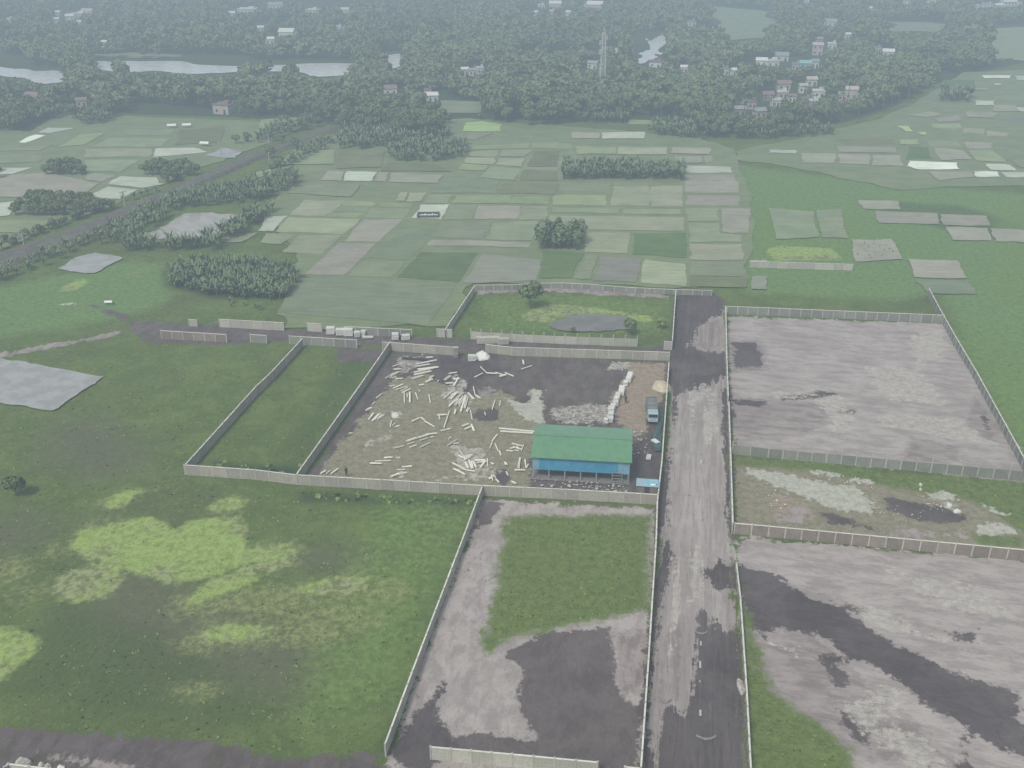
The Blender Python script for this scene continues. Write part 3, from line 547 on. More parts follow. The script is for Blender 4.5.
# gate piers of the yard
def pier(px, py, label):
    r = empty('gate_pier', G(px, py)); tag(r, label, 'gate pier')
    bm = bmesh.new(); bm_box(bm, (0, 0, 1.05), (.9, .7, 2.1), .1, .03); bm_box(bm, (.1, -.5, .5), (.7, .5, 1.0), .4, .03); link('shaft', bm_mesh('pier_shaft', bm, M_concB), r)
    bm = bmesh.new(); bm_box(bm, (0, 0, 2.17), (1.1, .9, .12), .1, .02); link('cap', bm_mesh('pier_cap', bm, M_post), r)
pier(456, 357, 'stubby brown pier at the left side of the yard gateway')
# ================================================================== shed
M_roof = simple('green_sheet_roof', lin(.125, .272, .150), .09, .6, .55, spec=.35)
def corrug(m, axis, scale):
    nt = m.node_tree; b = nt.nodes['Principled BSDF']; tcn = nd(nt, 'ShaderNodeTexCoord'); w = nd(nt, 'ShaderNodeTexWave')
    w.bands_direction = axis; w.inputs['Scale'].default_value = scale; nt.links.new(tcn.outputs['Object'], w.inputs['Vector'])
    bp = nd(nt, 'ShaderNodeBump'); bp.inputs['Strength'].default_value = .5; bp.inputs['Distance'].default_value = .04
    nt.links.new(w.outputs['Fac'], bp.inputs['Height']); nt.links.new(bp.outputs[0], b.inputs['Normal'])
corrug(M_roof, 'X', 1.6)
M_blue = simple('blue_cladding', lin(.070, .285, .44), .14, .8, .5, spec=.35); corrug(M_blue, 'X', 1.6)
M_pblue = simple('pale_blue_cladding', lin(.20, .36, .45), .15, .8, .6)
M_steel = simple('steel_grey', lin(.30, .32, .32), .1, 3, .5); M_dark = simple('dark_interior', lin(.06, .06, .062), .2, 1); M_slab = simple('dusty_slab', lin(.20, .185, .175), .2, .8)
A = G(532.5, 478.5); B = G(628.5, 484); ax = (B-A).normalized(); LW = (B-A).length; DP = 10.6; HE = 4.25; RG = 5.0; rz = math.atan2(ax.y, ax.x)
shed = empty('storage_shed', A, rz); tag(shed, 'large open shed with green sheet roof and blue clad upper walls', 'shed')
def slope(y0, z0, y1, z1, x0=-.35, x1=None, t=.06):
    x1 = LW+.35 if x1 is None else x1
    bm = bmesh.new(); n = 28
    for i in range(n):
        a = x0+(x1-x0)*i/n; b = x0+(x1-x0)*(i+1)/n; u = .012 if i % 2 else 0
        vs = [bm.verts.new(p) for p in ((a, y0, z0+u), (b, y0, z0+u), (b, y1, z1+u), (a, y1, z1+u), (a, y0, z0-t), (b, y0, z0-t), (b, y1, z1-t), (a, y1, z1-t))]
        for f in ((0, 1, 2, 3), (7, 6, 5, 4), (0, 4, 5, 1), (1, 5, 6, 2), (2, 6, 7, 3), (3, 7, 4, 0)): bm.faces.new([vs[k] for k in f])
    return bm
RY = 5.8
link('roof', bm_mesh('front_roof', slope(-.5, HE+.02, RY, RG), M_roof), shed)
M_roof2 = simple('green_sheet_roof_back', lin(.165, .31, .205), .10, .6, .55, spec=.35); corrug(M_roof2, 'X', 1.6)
link('roof', bm_mesh('back_roof', slope(RY, RG, DP+.5, HE-.1), M_roof2), shed)
bm = bmesh.new(); bm_box(bm, (LW/2, RY, RG+.04), (LW+.8, .45, .05)); link('ridge_cap', bm_mesh('ridge_cap', bm, M_roof), shed)
bm = bmesh.new(); bm_box(bm, (LW/2-.4, -.02, 2.95), (LW-2.9, .06, 2.3)); link('cladding', bm_mesh('front_cladding', bm, M_blue), shed)
for x_, w_ in ((.55, 1.1), (LW-.9, 1.85)):
    bm = bmesh.new(); bm_box(bm, (x_, -.02, 2.95), (w_, .05, 2.3)); link('corner_cladding', bm_mesh('corner_cladding', bm, M_pblue), shed)
bm = bmesh.new(); bm_box(bm, (LW/2, DP, 2.6), (LW, .06, 2.9)); link('cladding', bm_mesh('back_cladding', bm, M_blue), shed)
for x in (0.0, LW):
    bm = bmesh.new(); v = [bm.verts.new((x+s, y, z)) for s in (-.03, .03) for y, z in ((.05, 1.8), (DP-.05, 1.8), (DP-.05, HE-.12), (RY, RG-.1), (.05, HE-.1))]
    bm.faces.new(v[:5]); bm.faces.new(v[5:][::-1])
    for i in range(5): bm.faces.new((v[i], v[5+i], v[5+(i+1) % 5], v[(i+1) % 5]))
    bmesh.ops.recalc_face_normals(bm, faces=bm.faces[:]); link('gable_end', bm_mesh('gable_end', bm, M_pblue), shed)
bm = bmesh.new(); bm_box(bm, (0, 0, 2.1), (.17, .17, 4.2)); col_me = bm_mesh('column', bm, M_steel)
for i in range(7):
    x = .1+(LW-.2)*i/6
    for y in (.12, DP-.12): link('post', col_me, shed, (x, y, -.05))
bm = bmesh.new(); bm_box(bm, (LW/2, DP/2, .02), (LW+.5, DP+.5, .2), 0, .03); link('floor_slab', bm_mesh('floor_slab', bm, M_slab), shed)
bm = bmesh.new(); bm_box(bm, (LW/2, DP-.25, .75), (LW-.2, .2, 1.2)); link('low_wall', bm_mesh('low_wall', bm, M_conc), shed)
bm = bmesh.new()
for i in range(4): bm_box(bm, (LW-1.9+.02, -.12, .4+i*.55), (1.7, .05, .07))
for x in (LW-2.7, LW-1.1): bm_box(bm, (x, -.12, 1.0), (.07, .07, 2.1))
link('scaffold', bm_mesh('shed_scaffold', bm, M_steel), shed)
# site cabin in the yard corner
M_cyan = simple('pale_blue_roof', lin(.26, .46, .56), .15, 1.2, .5); M_white = simple('white_paint', lin(.72, .72, .70), .08, 2, .6)
ca = G(636.5, 497); cb = G(656.5, 498.5); cv = (cb-ca).normalized(); crz = math.atan2(cv.y, cv.x); cw = (cb-ca).length
cab = empty('site_cabin', ca, crz); tag(cab, 'small site cabin with flat pale blue roof in the yard corner', 'cabin')
bm = bmesh.new(); bm_box(bm, (cw/2, 1.0, 1.05), (cw, 1.9, 2.1)); link('wall', bm_mesh('cabin_wall', bm, M_concB), cab)
bm = bmesh.new(); bm_box(bm, (cw/2, 1.0, 2.16), (cw+.35, 2.3, .1), 0, .02); link('roof', bm_mesh('cabin_roof', bm, M_cyan), cab)
bm = bmesh.new(); bm_box(bm, (.35, 1.0, 2.222), (.35, 2.2, .02)); link('roof_edge', bm_mesh('cabin_edge', bm, M_post), cab)
bm = bmesh.new()
for i, (x, w, hh) in enumerate([(2.3, .5, .55), (2.75, .35, .5), (3.05, .2, .3), (3.3, .22, .28), (3.55, .2, .3)]): bm_box(bm, (min(x, cw-.15), .45+.05*(i % 2), 2.222), (w, hh, .02))
link('white_marking', bm_mesh('cabin_marking', bm, M_white), cab)
bm = bmesh.new(); bm_box(bm, (cw/2, .03, 1.0), (.8, .05, 1.9)); link('door', bm_mesh('cabin_door', bm, M_dark), cab)
# ================================================================== truck
M_tgrey = simple('tarpaulin_grey', lin(.19, .20, .20), .2, 2, .7); M_cab = simple('pale_blue_paint', lin(.34, .43, .46), .06, 2, .35, spec=.5); M_tyre = simple('tyre_rubber', lin(.02, .02, .021), .2, 5); M_glass = simple('dark_glass', lin(.03, .04, .05), .1, 3, .1, spec=.6)
tp = G(652.6, 424.8); td_ = (G(650.6, 404.5)-G(652.6, 424.8)); trz = math.atan2(td_.y, td_.x)
tr = empty('tipper_truck', (tp.x, tp.y, 0), trz); tag(tr, 'small tipper truck with pale blue cab and grey load bed by the road wall', 'truck')
TL = 7.6; TW = 1.9
bm = bmesh.new(); bm_box(bm, (1.05, 0, 1.45), (1.9, TW, 1.5), 0, .12); bm_box(bm, (1.1, 0, .7), (2.1, TW-.1, .3)); link('cab', bm_mesh('truck_cab', bm, M_cab), tr)
bm = bmesh.new(); bm_box(bm, (.08, 0, 1.75), (.06, TW-.3, .6), 0, .01); 
for s in (-1, 1): bm_box(bm, (.9, s*(TW/2+.004), 1.75), (.9, .03, .5))
link('window', bm_mesh('truck_glass', bm, M_glass), tr)
bm = bmesh.new(); bm_box(bm, (4.9, 0, .95), (5.2, TW+.1, .12))
for s in (-1, 1): bm_box(bm, (4.9, s*TW/2, 1.45), (5.2, .08, .95))
for x in (2.33, 7.47): bm_box(bm, (x, 0, 1.45), (.08, TW, .95))
link('load_bed', bm_mesh('truck_bed', bm, M_tgrey), tr)
bm = bmesh.new()
for i in range(14): bm_box(bm, (2.6+i*.36, 0, 1.62+.12*math.sin(i*1.3)), (.4, TW-.15, .3), random.uniform(-.05, .05))
link('load', bm_mesh('truck_load', bm, M_tgrey), tr)
bm = bmesh.new(); bm_box(bm, (4, 0, .68), (7, .8, .2)); link('chassis', bm_mesh('truck_chassis', bm, M_dark), tr)
bm = bmesh.new(); bmesh.ops.create_cone(bm, cap_ends=True, segments=20, radius1=.45, radius2=.45, depth=.28, matrix=Matrix.Rotation(math.pi/2, 4, 'X')); bmesh.ops.create_cone(bm, cap_ends=True, segments=12, radius1=.2, radius2=.2, depth=.32, matrix=Matrix.Rotation(math.pi/2, 4, 'X')); wm = bm_mesh('truck_wheel', bm, M_tyre)
for x in (1.1, 5.5, 6.6):
    for s in (-1, 1): link('wheel', wm, tr, (x, s*(TW/2-.12), .42))
for s in (-1, 1):
    bm = bmesh.new(); bm_box(bm, (.08, s*.7, 1.0), (.06, .22, .16), 0, .01); link('headlight', bm_mesh('headlight', bm, M_white), tr)
# thin lumpy sheet, dark teal, along the wall
M_teal = simple('teal_sheeting', lin(.050, .105, .100), .4, 1.5); 
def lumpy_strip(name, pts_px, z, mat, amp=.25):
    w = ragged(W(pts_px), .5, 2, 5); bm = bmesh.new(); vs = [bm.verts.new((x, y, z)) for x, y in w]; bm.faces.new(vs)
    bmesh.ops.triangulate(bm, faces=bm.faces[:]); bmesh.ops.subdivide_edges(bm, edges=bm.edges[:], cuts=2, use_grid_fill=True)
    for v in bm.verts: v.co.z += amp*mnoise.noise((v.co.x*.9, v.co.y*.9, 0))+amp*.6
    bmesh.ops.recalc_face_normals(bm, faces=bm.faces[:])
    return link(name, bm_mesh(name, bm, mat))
tag(lumpy_strip('sheeting', [(657, 410), (662, 408), (661, 440), (659, 452), (655, 452), (656, 430)], .08, M_teal), 'dark teal sheeting heaped along the inside of the road wall', 'sheeting')
# ================================================================== heaps, stacks, boulders
M_slabw = simple('white_slab', lin(.60, .60, .56), .12, 2.5, objvar=.12); M_sandh = simple('pale_sand', lin(.50, .45, .33), .15, 1.2); M_rock = simple('grey_rock', lin(.40, .375, .34), .25, 2, bump=.3)
def stack(px, py, w, d, h, rz, label, n=3, cat='slab stack', group=None, mat=None):
    o = empty('slab_stack', G(px, py), rz); bm = bmesh.new()
    for k in range(n):
        hh = h/n
        bm_box(bm, (random.uniform(-.08, .08), random.uniform(-.08, .08), hh*(k+.5)), (w*random.uniform(.9, 1), d*random.uniform(.92, 1), hh*.88), random.uniform(-.06, .06), .02)
    me = bm_mesh('slab_stack', bm, mat or M_slabw); C.objects.unlink(o); bpy.data.objects.remove(o)
    return tag(link('slab_stack', me, None, G(px, py), rz), label, cat, group)
rowd = [(629.5, 379, 1.0, 3.4), (625.5, 385, .9, 1.2), (621.6, 392.5, 1.1, 3.0), (617.8, 397.2, 1.0, 1.1), (616.6, 401, 1.0, 1.3), (615.2, 405, 1.1, 1.1), (613, 408.5, 1.0, 1.1), (611.2, 411.6, 1.2, 1.2), (610.6, 416.5, 1.0, 1.2), (609.6, 421, 1.2, 1.2), (606.2, 422.5, .8, .8)]
ordn = ['farthest', 'second from the far end', 'third from the far end, long', 'fourth from the far end', 'fifth from the far end', 'middle', 'fifth from the shed', 'fourth from the shed', 'third from the shed', 'second from the shed', 'nearest the shed']
for (x, y, w, d), t in zip(rowd, ordn): stack(x, y, w, d, .9, random.uniform(-.35, -.15), 'white slab stack in the diagonal yard row, '+t, 3, group='white slab stacks in a row beside the brown path')
stack(327.5+3.5, 333.5, 1.9, 1.4, 1.5, .05, 'white block stack right of the small two bay wall'); stack(341, 334.5, 2.2, 1.3, 1.4, .05, 'white block stack, left half of the touching pair on the track'); stack(348.8, 335, 2.1, 1.5, 1.6, .05, 'white block stack, right half of the touching pair on the track')
stack(357, 336.5, 1.3, 1.2, 1.2, .3, 'small white block stack in front of the mossy wall run'); stack(363.5, 335.5, 1.1, 1.2, 1.3, -.3, 'slanting white block stack beside the grey slab pile', 2); stack(368, 337.8, 2.6, .9, .35, .02, 'flat pale slab pile lying on the track', 2)
stack(395.2, 338.8, 1.5, 1.4, 1.3, .1, 'white block stack near the right end of the mossy wall run'); stack(406, 339.3, 1.9, 1.2, 1.1, .15, 'last white block stack before the yard gate')
stack(488, 343, 5.0, 1.0, 1.5, .04, 'long grey block stack before the post wall of the pond lot', 3, mat=M_concL); stack(503.5, 343.8, 2.3, 1.0, 1.4, .04, 'shorter grey block stack beside the long one', 3, mat=M_concL)
stack(472.3, 360.2, 1.75, 1.2, 1.15, .02, 'white block crate standing in the muddy yard gateway', 4)
stack(650.5+5, 442, .9, 1.5, .35, .5, 'white slab lying between the truck and the road wall', 1); stack(648.8, 458, .8, 1.6, .35, -.2, 'white slab lying on dark soil right of the shed', 1)
def heap(name, px, py, rx, ry, h, mat, label, seed, cat='heap', peaks=1):
    bm = bmesh.new(); n = 20; rr = 9; g0 = G(px, py); rows = []
    for i in range(rr+1):
        t = i/rr; row = []
        for k in range(n):
            a = 2*math.pi*k/n; q = 1+.22*mnoise.noise((math.cos(a)*1.3, math.sin(a)*1.3, seed))
            x = rx*t*q*math.cos(a); y = ry*t*q*math.sin(a)
            z = h*(1-t)**.8*(1+.25*mnoise.noise((x*1.5, y*1.5, seed)))+.1*mnoise.noise((x*4, y*4, seed)) if i < rr else -.25
            row.append(bm.verts.new((x, y, z)))
        rows.append(row)
    for i in range(rr):
        for k in range(n):
            a, b, c, d = rows[i][k], rows[i][(k+1) % n], rows[i+1][(k+1) % n], rows[i+1][k]
            bm.faces.new((a, d, c, b))
    bmesh.ops.remove_doubles(bm, verts=rows[0], dist=10)
    bmesh.ops.recalc_face_normals(bm, faces=bm.faces[:])
    return tag(link(name, bm_mesh(name, bm, mat), None, (g0.x, g0.y, 0)), label, cat)
heap('sand_heap', 661.5, 386, 1.9, 2.6, .8, M_sandh, 'cream sand heap against the road wall behind the truck', 1.2)
heap('rubble_heap', 482, 356.5, 1.6, 2.0, 1.3, M_slabw, 'bulky white heap at the right side of the yard gateway', 4.2)
heap('sand_heap', 395.5, 415, .8, 1.0, .4, M_slabw, 'small white heap among the short posts, left part of the yard', 6.1)
heap('debris_heap', 742-1, 686, .5, 1.5, .35, M_rock, 'pale debris heap at the right edge of the dark road', 7.7)
heap('boulder', 23.5, 763, .9, .7, .9, M_rock, 'broad pale boulder at the bottom left beside the wall top', 2.3, 'boulder')
heap('boulder', 41, 765, .35, .35, .5, M_slabw, 'small rounded white boulder right of the broad one', 3.3, 'boulder'); heap('boulder', 48, 765.5, .45, .3, .35, M_rock, 'low grey boulder between two white ones at the bottom left', 5.3, 'boulder'); heap('boulder', 61, 767.5, .45, .35, .4, M_slabw, 'flat white boulder rightmost at the bottom left', 9.3, 'boulder')
heap('boulder', 951-2.0, 505, .45, .5, .4, M_slabw, 'white boulder in the marshy strip behind the brown wall', 8.8, 'boulder'); heap('boulder', 920.5, 484.5, .3, .3, .3, M_slabw, 'upper of two tiny white boulders near the tall post wall', 8.1, 'boulder'); heap('boulder', 920.5, 489, .25, .25, .25, M_slabw, 'lower of two tiny white boulders near the tall post wall', 8.3, 'boulder')
heap('boulder', 957, 511, .6, .35, .3, M_slabw, 'low white boulder just below the round one in the marshy strip', 8.5, 'boulder')
# small stones, too many to count
def rubble(name, areas, n, smin, smax, mat, label, seed):
    r = random.Random(seed); bm = bmesh.new()
    for i in range(int(n*.6)):
        a = areas[r.randrange(len(areas))]; xs_ = [p[0] for p in a]; ys_ = [p[1] for p in a]
        for _ in range(30):
            x = r.uniform(min(xs_), max(xs_)); y = r.uniform(min(ys_), max(ys_))
            if inpoly(a, x, y): break
        g = G(x, y); s = r.uniform(smin, smax)*r.choice((.6, 1, 1, 1.6))
        m = Matrix.Translation((g.x, g.y, s*.15)) @ Matrix.Rotation(r.uniform(0, 6.3), 4, 'Z') @ Matrix.Rotation(r.uniform(-.5, .5), 4, 'X') @ Matrix.Diagonal((s*r.uniform(.6, 1.6), s, s*.6, 1))
        bmesh.ops.create_icosphere(bm, subdivisions=1, radius=.5, matrix=m)
    return tag(link(name, bm_mesh(name, bm, mat)), label, 'rubble', kind='stuff')
rubble('rubble', [[(531, 478), (629, 482), (632, 492), (540, 488)], [(632, 428), (645, 430), (650, 452), (634, 458), (630, 445)], [(612, 362), (628, 364), (622, 371), (610, 370)], [(566, 412), (610, 422), (606, 425), (562, 422)], [(560, 484), (625, 486), (620, 493), (570, 491)]], 420, .16, .42, M_rock, 'white and grey rubble strewn around the shed', 3)
rubble('field_stones', [yd([(150, 430), (420, 480), (430, 520), (200, 470)]), yd([(620, 520), (780, 560), (760, 610), (620, 600)]), yd([(440, 570), (640, 600), (640, 650), (450, 640)]), yd([(0, 500), (90, 540), (60, 600), (0, 600)])], 200, .10, .26, M_slabw, 'small pale stones scattered over the marshy strip', 4)
rubble('mud_clods', [xd([(330, 560), (520, 500), (740, 700), (700, 830), (300, 830)]), xd([(560, 200), (1000, 300), (1000, 420), (640, 330)]), [(735, 325), (935, 330), (1000, 460), (740, 445)], xb([(640, 20), (790, 20), (760, 330), (600, 330)]), [(672, 400), (728, 400), (735, 600), (660, 600)]], 220, .08, .22, simple('mud_clod', lin(.22, .2, .19), .3, 2), 'grey mud clods scattered over the bare lots', 5)
# ================================================================== concrete posts lying in the yard
zA = lambda a, b: (320+a/8.533, 345+b/8.533); zB = lambda a, b: (430+a/8.533, 345+b/8.533); zC = lambda a, b: (430+a/8.533, 410+b/8.533); zD = lambda a, b: (310+a/8.533, 410+b/8.533)
ST = [(zA, '820 165 990 130,815 185 930 165,830 210 1000 190,800 235 960 200,800 255 940 225,780 290 870 262,925 290 960 262,900 318 955 292,1000 320 1015 300,900 110 955 105,600 262 660 232,560 285 590 268,645 290 700 285,595 355 640 345,625 372 710 335,645 385 745 355,690 395 750 365,700 410 770 378,722 500 718 410,765 492 762 405,745 450 743 420,835 468 815 410,942 500 930 430,850 400 845 390,480 455 525 420,445 510 470 490,390 560 440 535,420 635 450 590,450 650 490 600,470 640 510 590,490 640 520 600,500 630 545 605,600 700 610 650,620 690 640 670,640 700 680 690,785 655 850 625,860 620 885 640,890 650 975 700,625 210 680 205,620 185 670 170,905 765 990 755,840 345 880 338'),
      (zB, '120 300 165 265,160 245 230 235,200 350 240 280,195 295 245 290,120 460 190 400,170 460 215 410,180 430 240 405,160 525 230 460,210 515 245 460,230 450 270 410,245 510 280 440,260 570 300 430,290 540 310 440,310 570 325 540,205 590 215 550,325 410 370 465,370 360 385 430,385 430 418 458,530 555 555 475,595 520 600 480,120 710 165 570,85 640 75 595,345 560 360 640,270 695 325 675,295 720 350 695,350 680 370 735,590 712 890 740,600 738 880 755,465 575 475 600,130 330 190 325,60 600 130 595,90 735 180 715,430 190 480 240,480 240 560 245,560 235 640 262,640 240 715 270,590 270 640 255,790 130 795 165,780 210 870 180,380 280 450 245'),
      (zC, '0 205 50 200,0 235 30 232,150 305 230 255,160 250 175 240,200 290 245 285,190 455 290 510,200 505 290 550,290 510 375 525,250 345 285 400,240 390 300 420,270 410 350 385,290 430 340 400,300 450 320 500,330 430 350 500,350 440 360 500,365 440 390 490,380 430 460 430,400 450 470 440,430 490 465 440,490 415 492 480,510 330 530 280,530 270 575 210,555 290 580 350,590 350 605 390,700 290 790 310,710 320 780 340,720 345 760 350,740 300 760 340,650 350 710 355,680 330 730 320,765 410 750 500,810 425 820 495,825 495 840 470,720 515 800 515,525 560 535 610,535 560 560 580,560 590 590 620,500 590 520 580,690 610 725 630,650 530 665 560,635 450 645 470,520 455 530 460,780 350 800 300'),
      (zD, '500 85 545 30,530 95 580 40,560 70 600 30,590 60 620 40,820 270 900 240,920 238 1020 208,830 295 890 278,710 330 800 312,850 322 910 300,940 265 1010 240,940 322 1020 285,555 440 690 435,510 458 600 458,630 410 690 405,785 490 870 482,740 515 815 512,690 570 760 545,730 560 830 535,90 545 135 520,140 545 175 520,180 548 240 505,735 410 765 408,330 205 360 200')]
M_lp = simple('whitewashed_concrete', lin(.74, .72, .62), .12, 3, objvar=.15)
def lp_mesh(w):
    bm = bmesh.new(); bm_box(bm, (.5, 0, .09), (1, w, .18), 0, 0)
    for i in range(2): bm_box(bm, (.5, w*.5*(i*2-1)*1.02, .05), (.96, .03, .06))
    return bm_mesh('fence_post', bm, M_lp)
LPM = [lp_mesh(.14), lp_mesh(.20), lp_mesh(.32)]
def region_phrase(x, y):
    if x > 500 and y < 440 and y > 425: return 'long pale pole lying left of the green roof'
    if y < 372 and x > 470: return 'muddy pale post on the dark ground behind the yard wall'
    col = 'left' if x < 400 else ('middle' if x < 470 else 'right')
    row = 'far' if y < 395 else ('central' if y < 435 else 'near')
    return {('left', 'far'): 'white concrete post in the heap near the dividing wall', ('left', 'central'): 'white concrete post beside the small white heap', ('left', 'near'): 'white concrete post lying near the standing man',
            ('middle', 'far'): 'white concrete post in the fan across the yard middle', ('middle', 'central'): 'white concrete post in the slanting rows before the fan', ('middle', 'near'): 'white concrete post in the dense pile near the front wall',
            ('right', 'far'): 'white concrete post right of the dark wheel tracks', ('right', 'central'): 'white concrete post just left of the shed', ('right', 'near'): 'white concrete post in the scatter by the shed corner'}[(col, row)]
def lay_post(a, b, w, label, mi=None, z=0.0):
    p = G(*a); q = G(*b); d = q-p
    o = link('concrete_post', LPM[mi if mi is not None else random.choice((0, 0, 0, 1))], None, (p.x, p.y, z), math.atan2(d.y, d.x)); o.scale.x = max(d.length, .7)
    tag(o, label, 'concrete post', 'concrete posts, '+label.replace('white concrete post ', '').replace('pale ', ''))
for f, s in ST:
    for seg in s.split(','):
        a, b, c, d = map(float, seg.split()); p, q = f(a, b), f(c, d)
        lay_post(p, q, .2, region_phrase(*p), 2 if (f is zB and a > 580 and b > 700) else None, random.uniform(-.04, .06))
        if f is zB and 150 < a < 320 and b > 380 or (f is zC and a < 480 and b > 380) or (f is zA and a > 770 and b < 300) or random.random() < .3:
            k = random.uniform(.5, 1.2); lay_post((p[0]+k, p[1]+.7), (q[0]+k*1.6, q[1]+.6), .2, region_phrase(*p), None, .1)
o = link('dark_pipe', LPM[2].copy(), None, G(402, 358.5), .0); o.data.materials[0] = M_dark; q = G(427, 360)-G(402, 358.5); o.rotation_euler.z = math.atan2(q.y, q.x); o.scale = (q.length, 1.6, 1.5); tag(o, 'dark pipe length lying behind the white post heap', 'pipe')
# ================================================================== road marks
M_yel = simple('worn_line_paint', lin(.46, .44, .36), .3, 3); M_bump = simple('pale_hump', lin(.22, .205, .20), .2, 3)
for (x, y0, y1, w) in ((701, 578, 581, .14), (700.8, 641, 645.5, .2), (700.2, 661, 668, .24), (699.9, 680, 682.5, .12), (700.4, 710, 716, .24)):
    a = G(x, y1); b = G(x, y0); n = Vector((b.y-a.y, a.x-b.x, 0)).normalized()*w/2; me = bpy.data.meshes.new('lane_marking')
    me.from_pydata([(a.x-n.x, a.y-n.y, 0), (a.x+n.x, a.y+n.y, 0), (b.x+n.x, b.y+n.y, 0), (b.x-n.x, b.y-n.y, 0)], [], [(0, 1, 2, 3)]); me.materials.append(M_yel)
    tag(link('lane_marking', me, None, (0, 0, .02)), kind='structure')
def hump(x0, x1, y, label):
    a = G(x0, y); b = G(x1, y+.8); bm = bmesh.new(); n = 10; prev = None
    for i in range(n+1):
        p = a.lerp(b, i/n); p.y -= .5*math.sin(math.pi*i/n)
        r = [bm.verts.new((p.x, p.y+q, z)) for q, z in ((-.16, -.05), (-.08, .09), (.08, .09), (.16, -.05))]
        if prev:
            for k in range(3): bm.faces.new((prev[k], r[k], r[k+1], prev[k+1]))
        prev = r
    bmesh.ops.recalc_face_normals(bm, faces=bm.faces[:]); tag(link('speed_hump', bm_mesh('speed_hump', bm, M_bump)), label, 'speed hump')
hump(694, 708, 630.5, 'thin curved hump across the road, farthest of the three'); hump(659, 671, 698.5, 'thin pale hump on the left half of the road'); hump(696, 716, 735, 'thin curved hump across the road, nearest of the three')
for (x, y, t) in ((701.5, 461.5, 'farther small grey boulder left on the mud road'), (701, 519, 'nearer small pale boulder left on the mud road')): heap('boulder', x, y, .35, .4, .5, M_rock, t, x+y, 'boulder')
# ================================================================== people
M_skin = simple('skin', lin(.20, .11, .07), .1, 6); M_hair = simple('black_hair', lin(.012, .011, .011), .2, 9)
def skin_obj(name, chain, radii, edges, mat, parent, root=0):
    me = bpy.data.meshes.new(name); me.from_pydata(chain, edges, []); o = link(name, me, parent)
    md = o.modifiers.new('skin', 'SKIN'); md.use_smooth_shade = True
    for i, r in enumerate(radii): me.skin_vertices[0].data[i].radius = (r, r)
    me.skin_vertices[0].data[root].use_root = True
    s = o.modifiers.new('sub', 'SUBSURF'); s.levels = 1; s.render_levels = 2; me.materials.append(mat); return o
def person(px, py, rz, shirt, trs, label):
    root = empty('person', G(px, py, 0), rz); tag(root, label, 'person')
    v = [(0, 0, .95), (0, 0, 1.15), (0, -.01, 1.38), (0, 0, 1.5), (0, -.02, 1.62), (0, -.01, 1.72)]; r = [.14, .12, .14, .055, .088, .075]; e = [(0, 1), (1, 2), (2, 3), (3, 4), (4, 5)]
    for s in (-1, 1):
        b = len(v)
        v += [(s*.18, 0, 1.41), (s*.25, .03, 1.13), (s*.24, -.12, .90), (s*.235, -.17, .82), (s*.1, 0, .88), (s*.12, -.04*s, .49), (s*.13, .05*s, .08), (s*.14, -.12+.05*s, .035)]
        r += [.058, .043, .032, .034, .088, .060, .042, .036]
        e += [(2, b), (b, b+1), (b+1, b+2), (b+2, b+3), (0, b+4), (b+4, b+5), (b+5, b+6), (b+6, b+7)]
        for k, (dx, l) in enumerate(((-.024, .07), (-.008, .082), (.008, .078), (.023, .062))):
            n = len(v); v += [(s*.235+dx, -.195, .79), (s*.235+dx, -.215, .79-l*.8)]; r += [.010, .008]; e += [(b+3, n), (n, n+1)]
        n = len(v); v += [(s*.205, -.19, .83), (s*.19, -.225, .80)]; r += [.011, .009]; e += [(b+3, n), (n, n+1)]
    skin_obj('body', v, r, e, M_skin, root)
    skin_obj('shirt', [(0, 0, .93), (0, 0, 1.15), (0, -.01, 1.39), (.19, 0, 1.42), (.245, .025, 1.17), (-.19, 0, 1.42), (-.245, .025, 1.17)], [.155, .145, .165, .082, .068, .082, .068], [(0, 1), (1, 2), (2, 3), (3, 4), (2, 5), (5, 6)], shirt, root)
    skin_obj('trousers', [(0, 0, .95), (.1, 0, .86), (.12, -.04, .49), (.13, .05, .12), (-.1, 0, .86), (-.12, .04, .49), (-.13, -.05, .12)], [.158, .108, .082, .066, .108, .082, .066], [(0, 1), (1, 2), (2, 3), (0, 4), (4, 5), (5, 6)], trs, root)
    bm = bmesh.new(); bmesh.ops.create_uvsphere(bm, u_segments=14, v_segments=8, radius=.105, matrix=Matrix.Translation((0, .015, 1.735)) @ Matrix.Diagonal((.92, 1.05, .85, 1))); link('hair', bm_mesh('hair', bm, M_hair), root)
    bm = bmesh.new(); bmesh.ops.create_icosphere(bm, subdivisions=1, radius=.018, matrix=Matrix.Translation((0, -.115, 1.655)))
    for s in (-1, 1): bmesh.ops.create_icosphere(bm, subdivisions=1, radius=.013, matrix=Matrix.Translation((s*.033, -.095, 1.69)))
    bm_box(bm, (0, -.1, 1.615), (.05, .02, .012)); link('face', bm_mesh('face', bm, M_skin), root)
M_dshirt = simple('dark_cloth', lin(.035, .035, .032), .2, 8); M_dtr = simple('dark_trousers', lin(.028, .028, .035), .2, 8)
person(346.5, 476, .6, M_dshirt, M_dtr, 'person in dark clothes standing by the front wall of the yard')
person(625.6, 403, -.8, M_dtr, M_dshirt, 'person in dark clothes walking beside the row of white slab stacks')
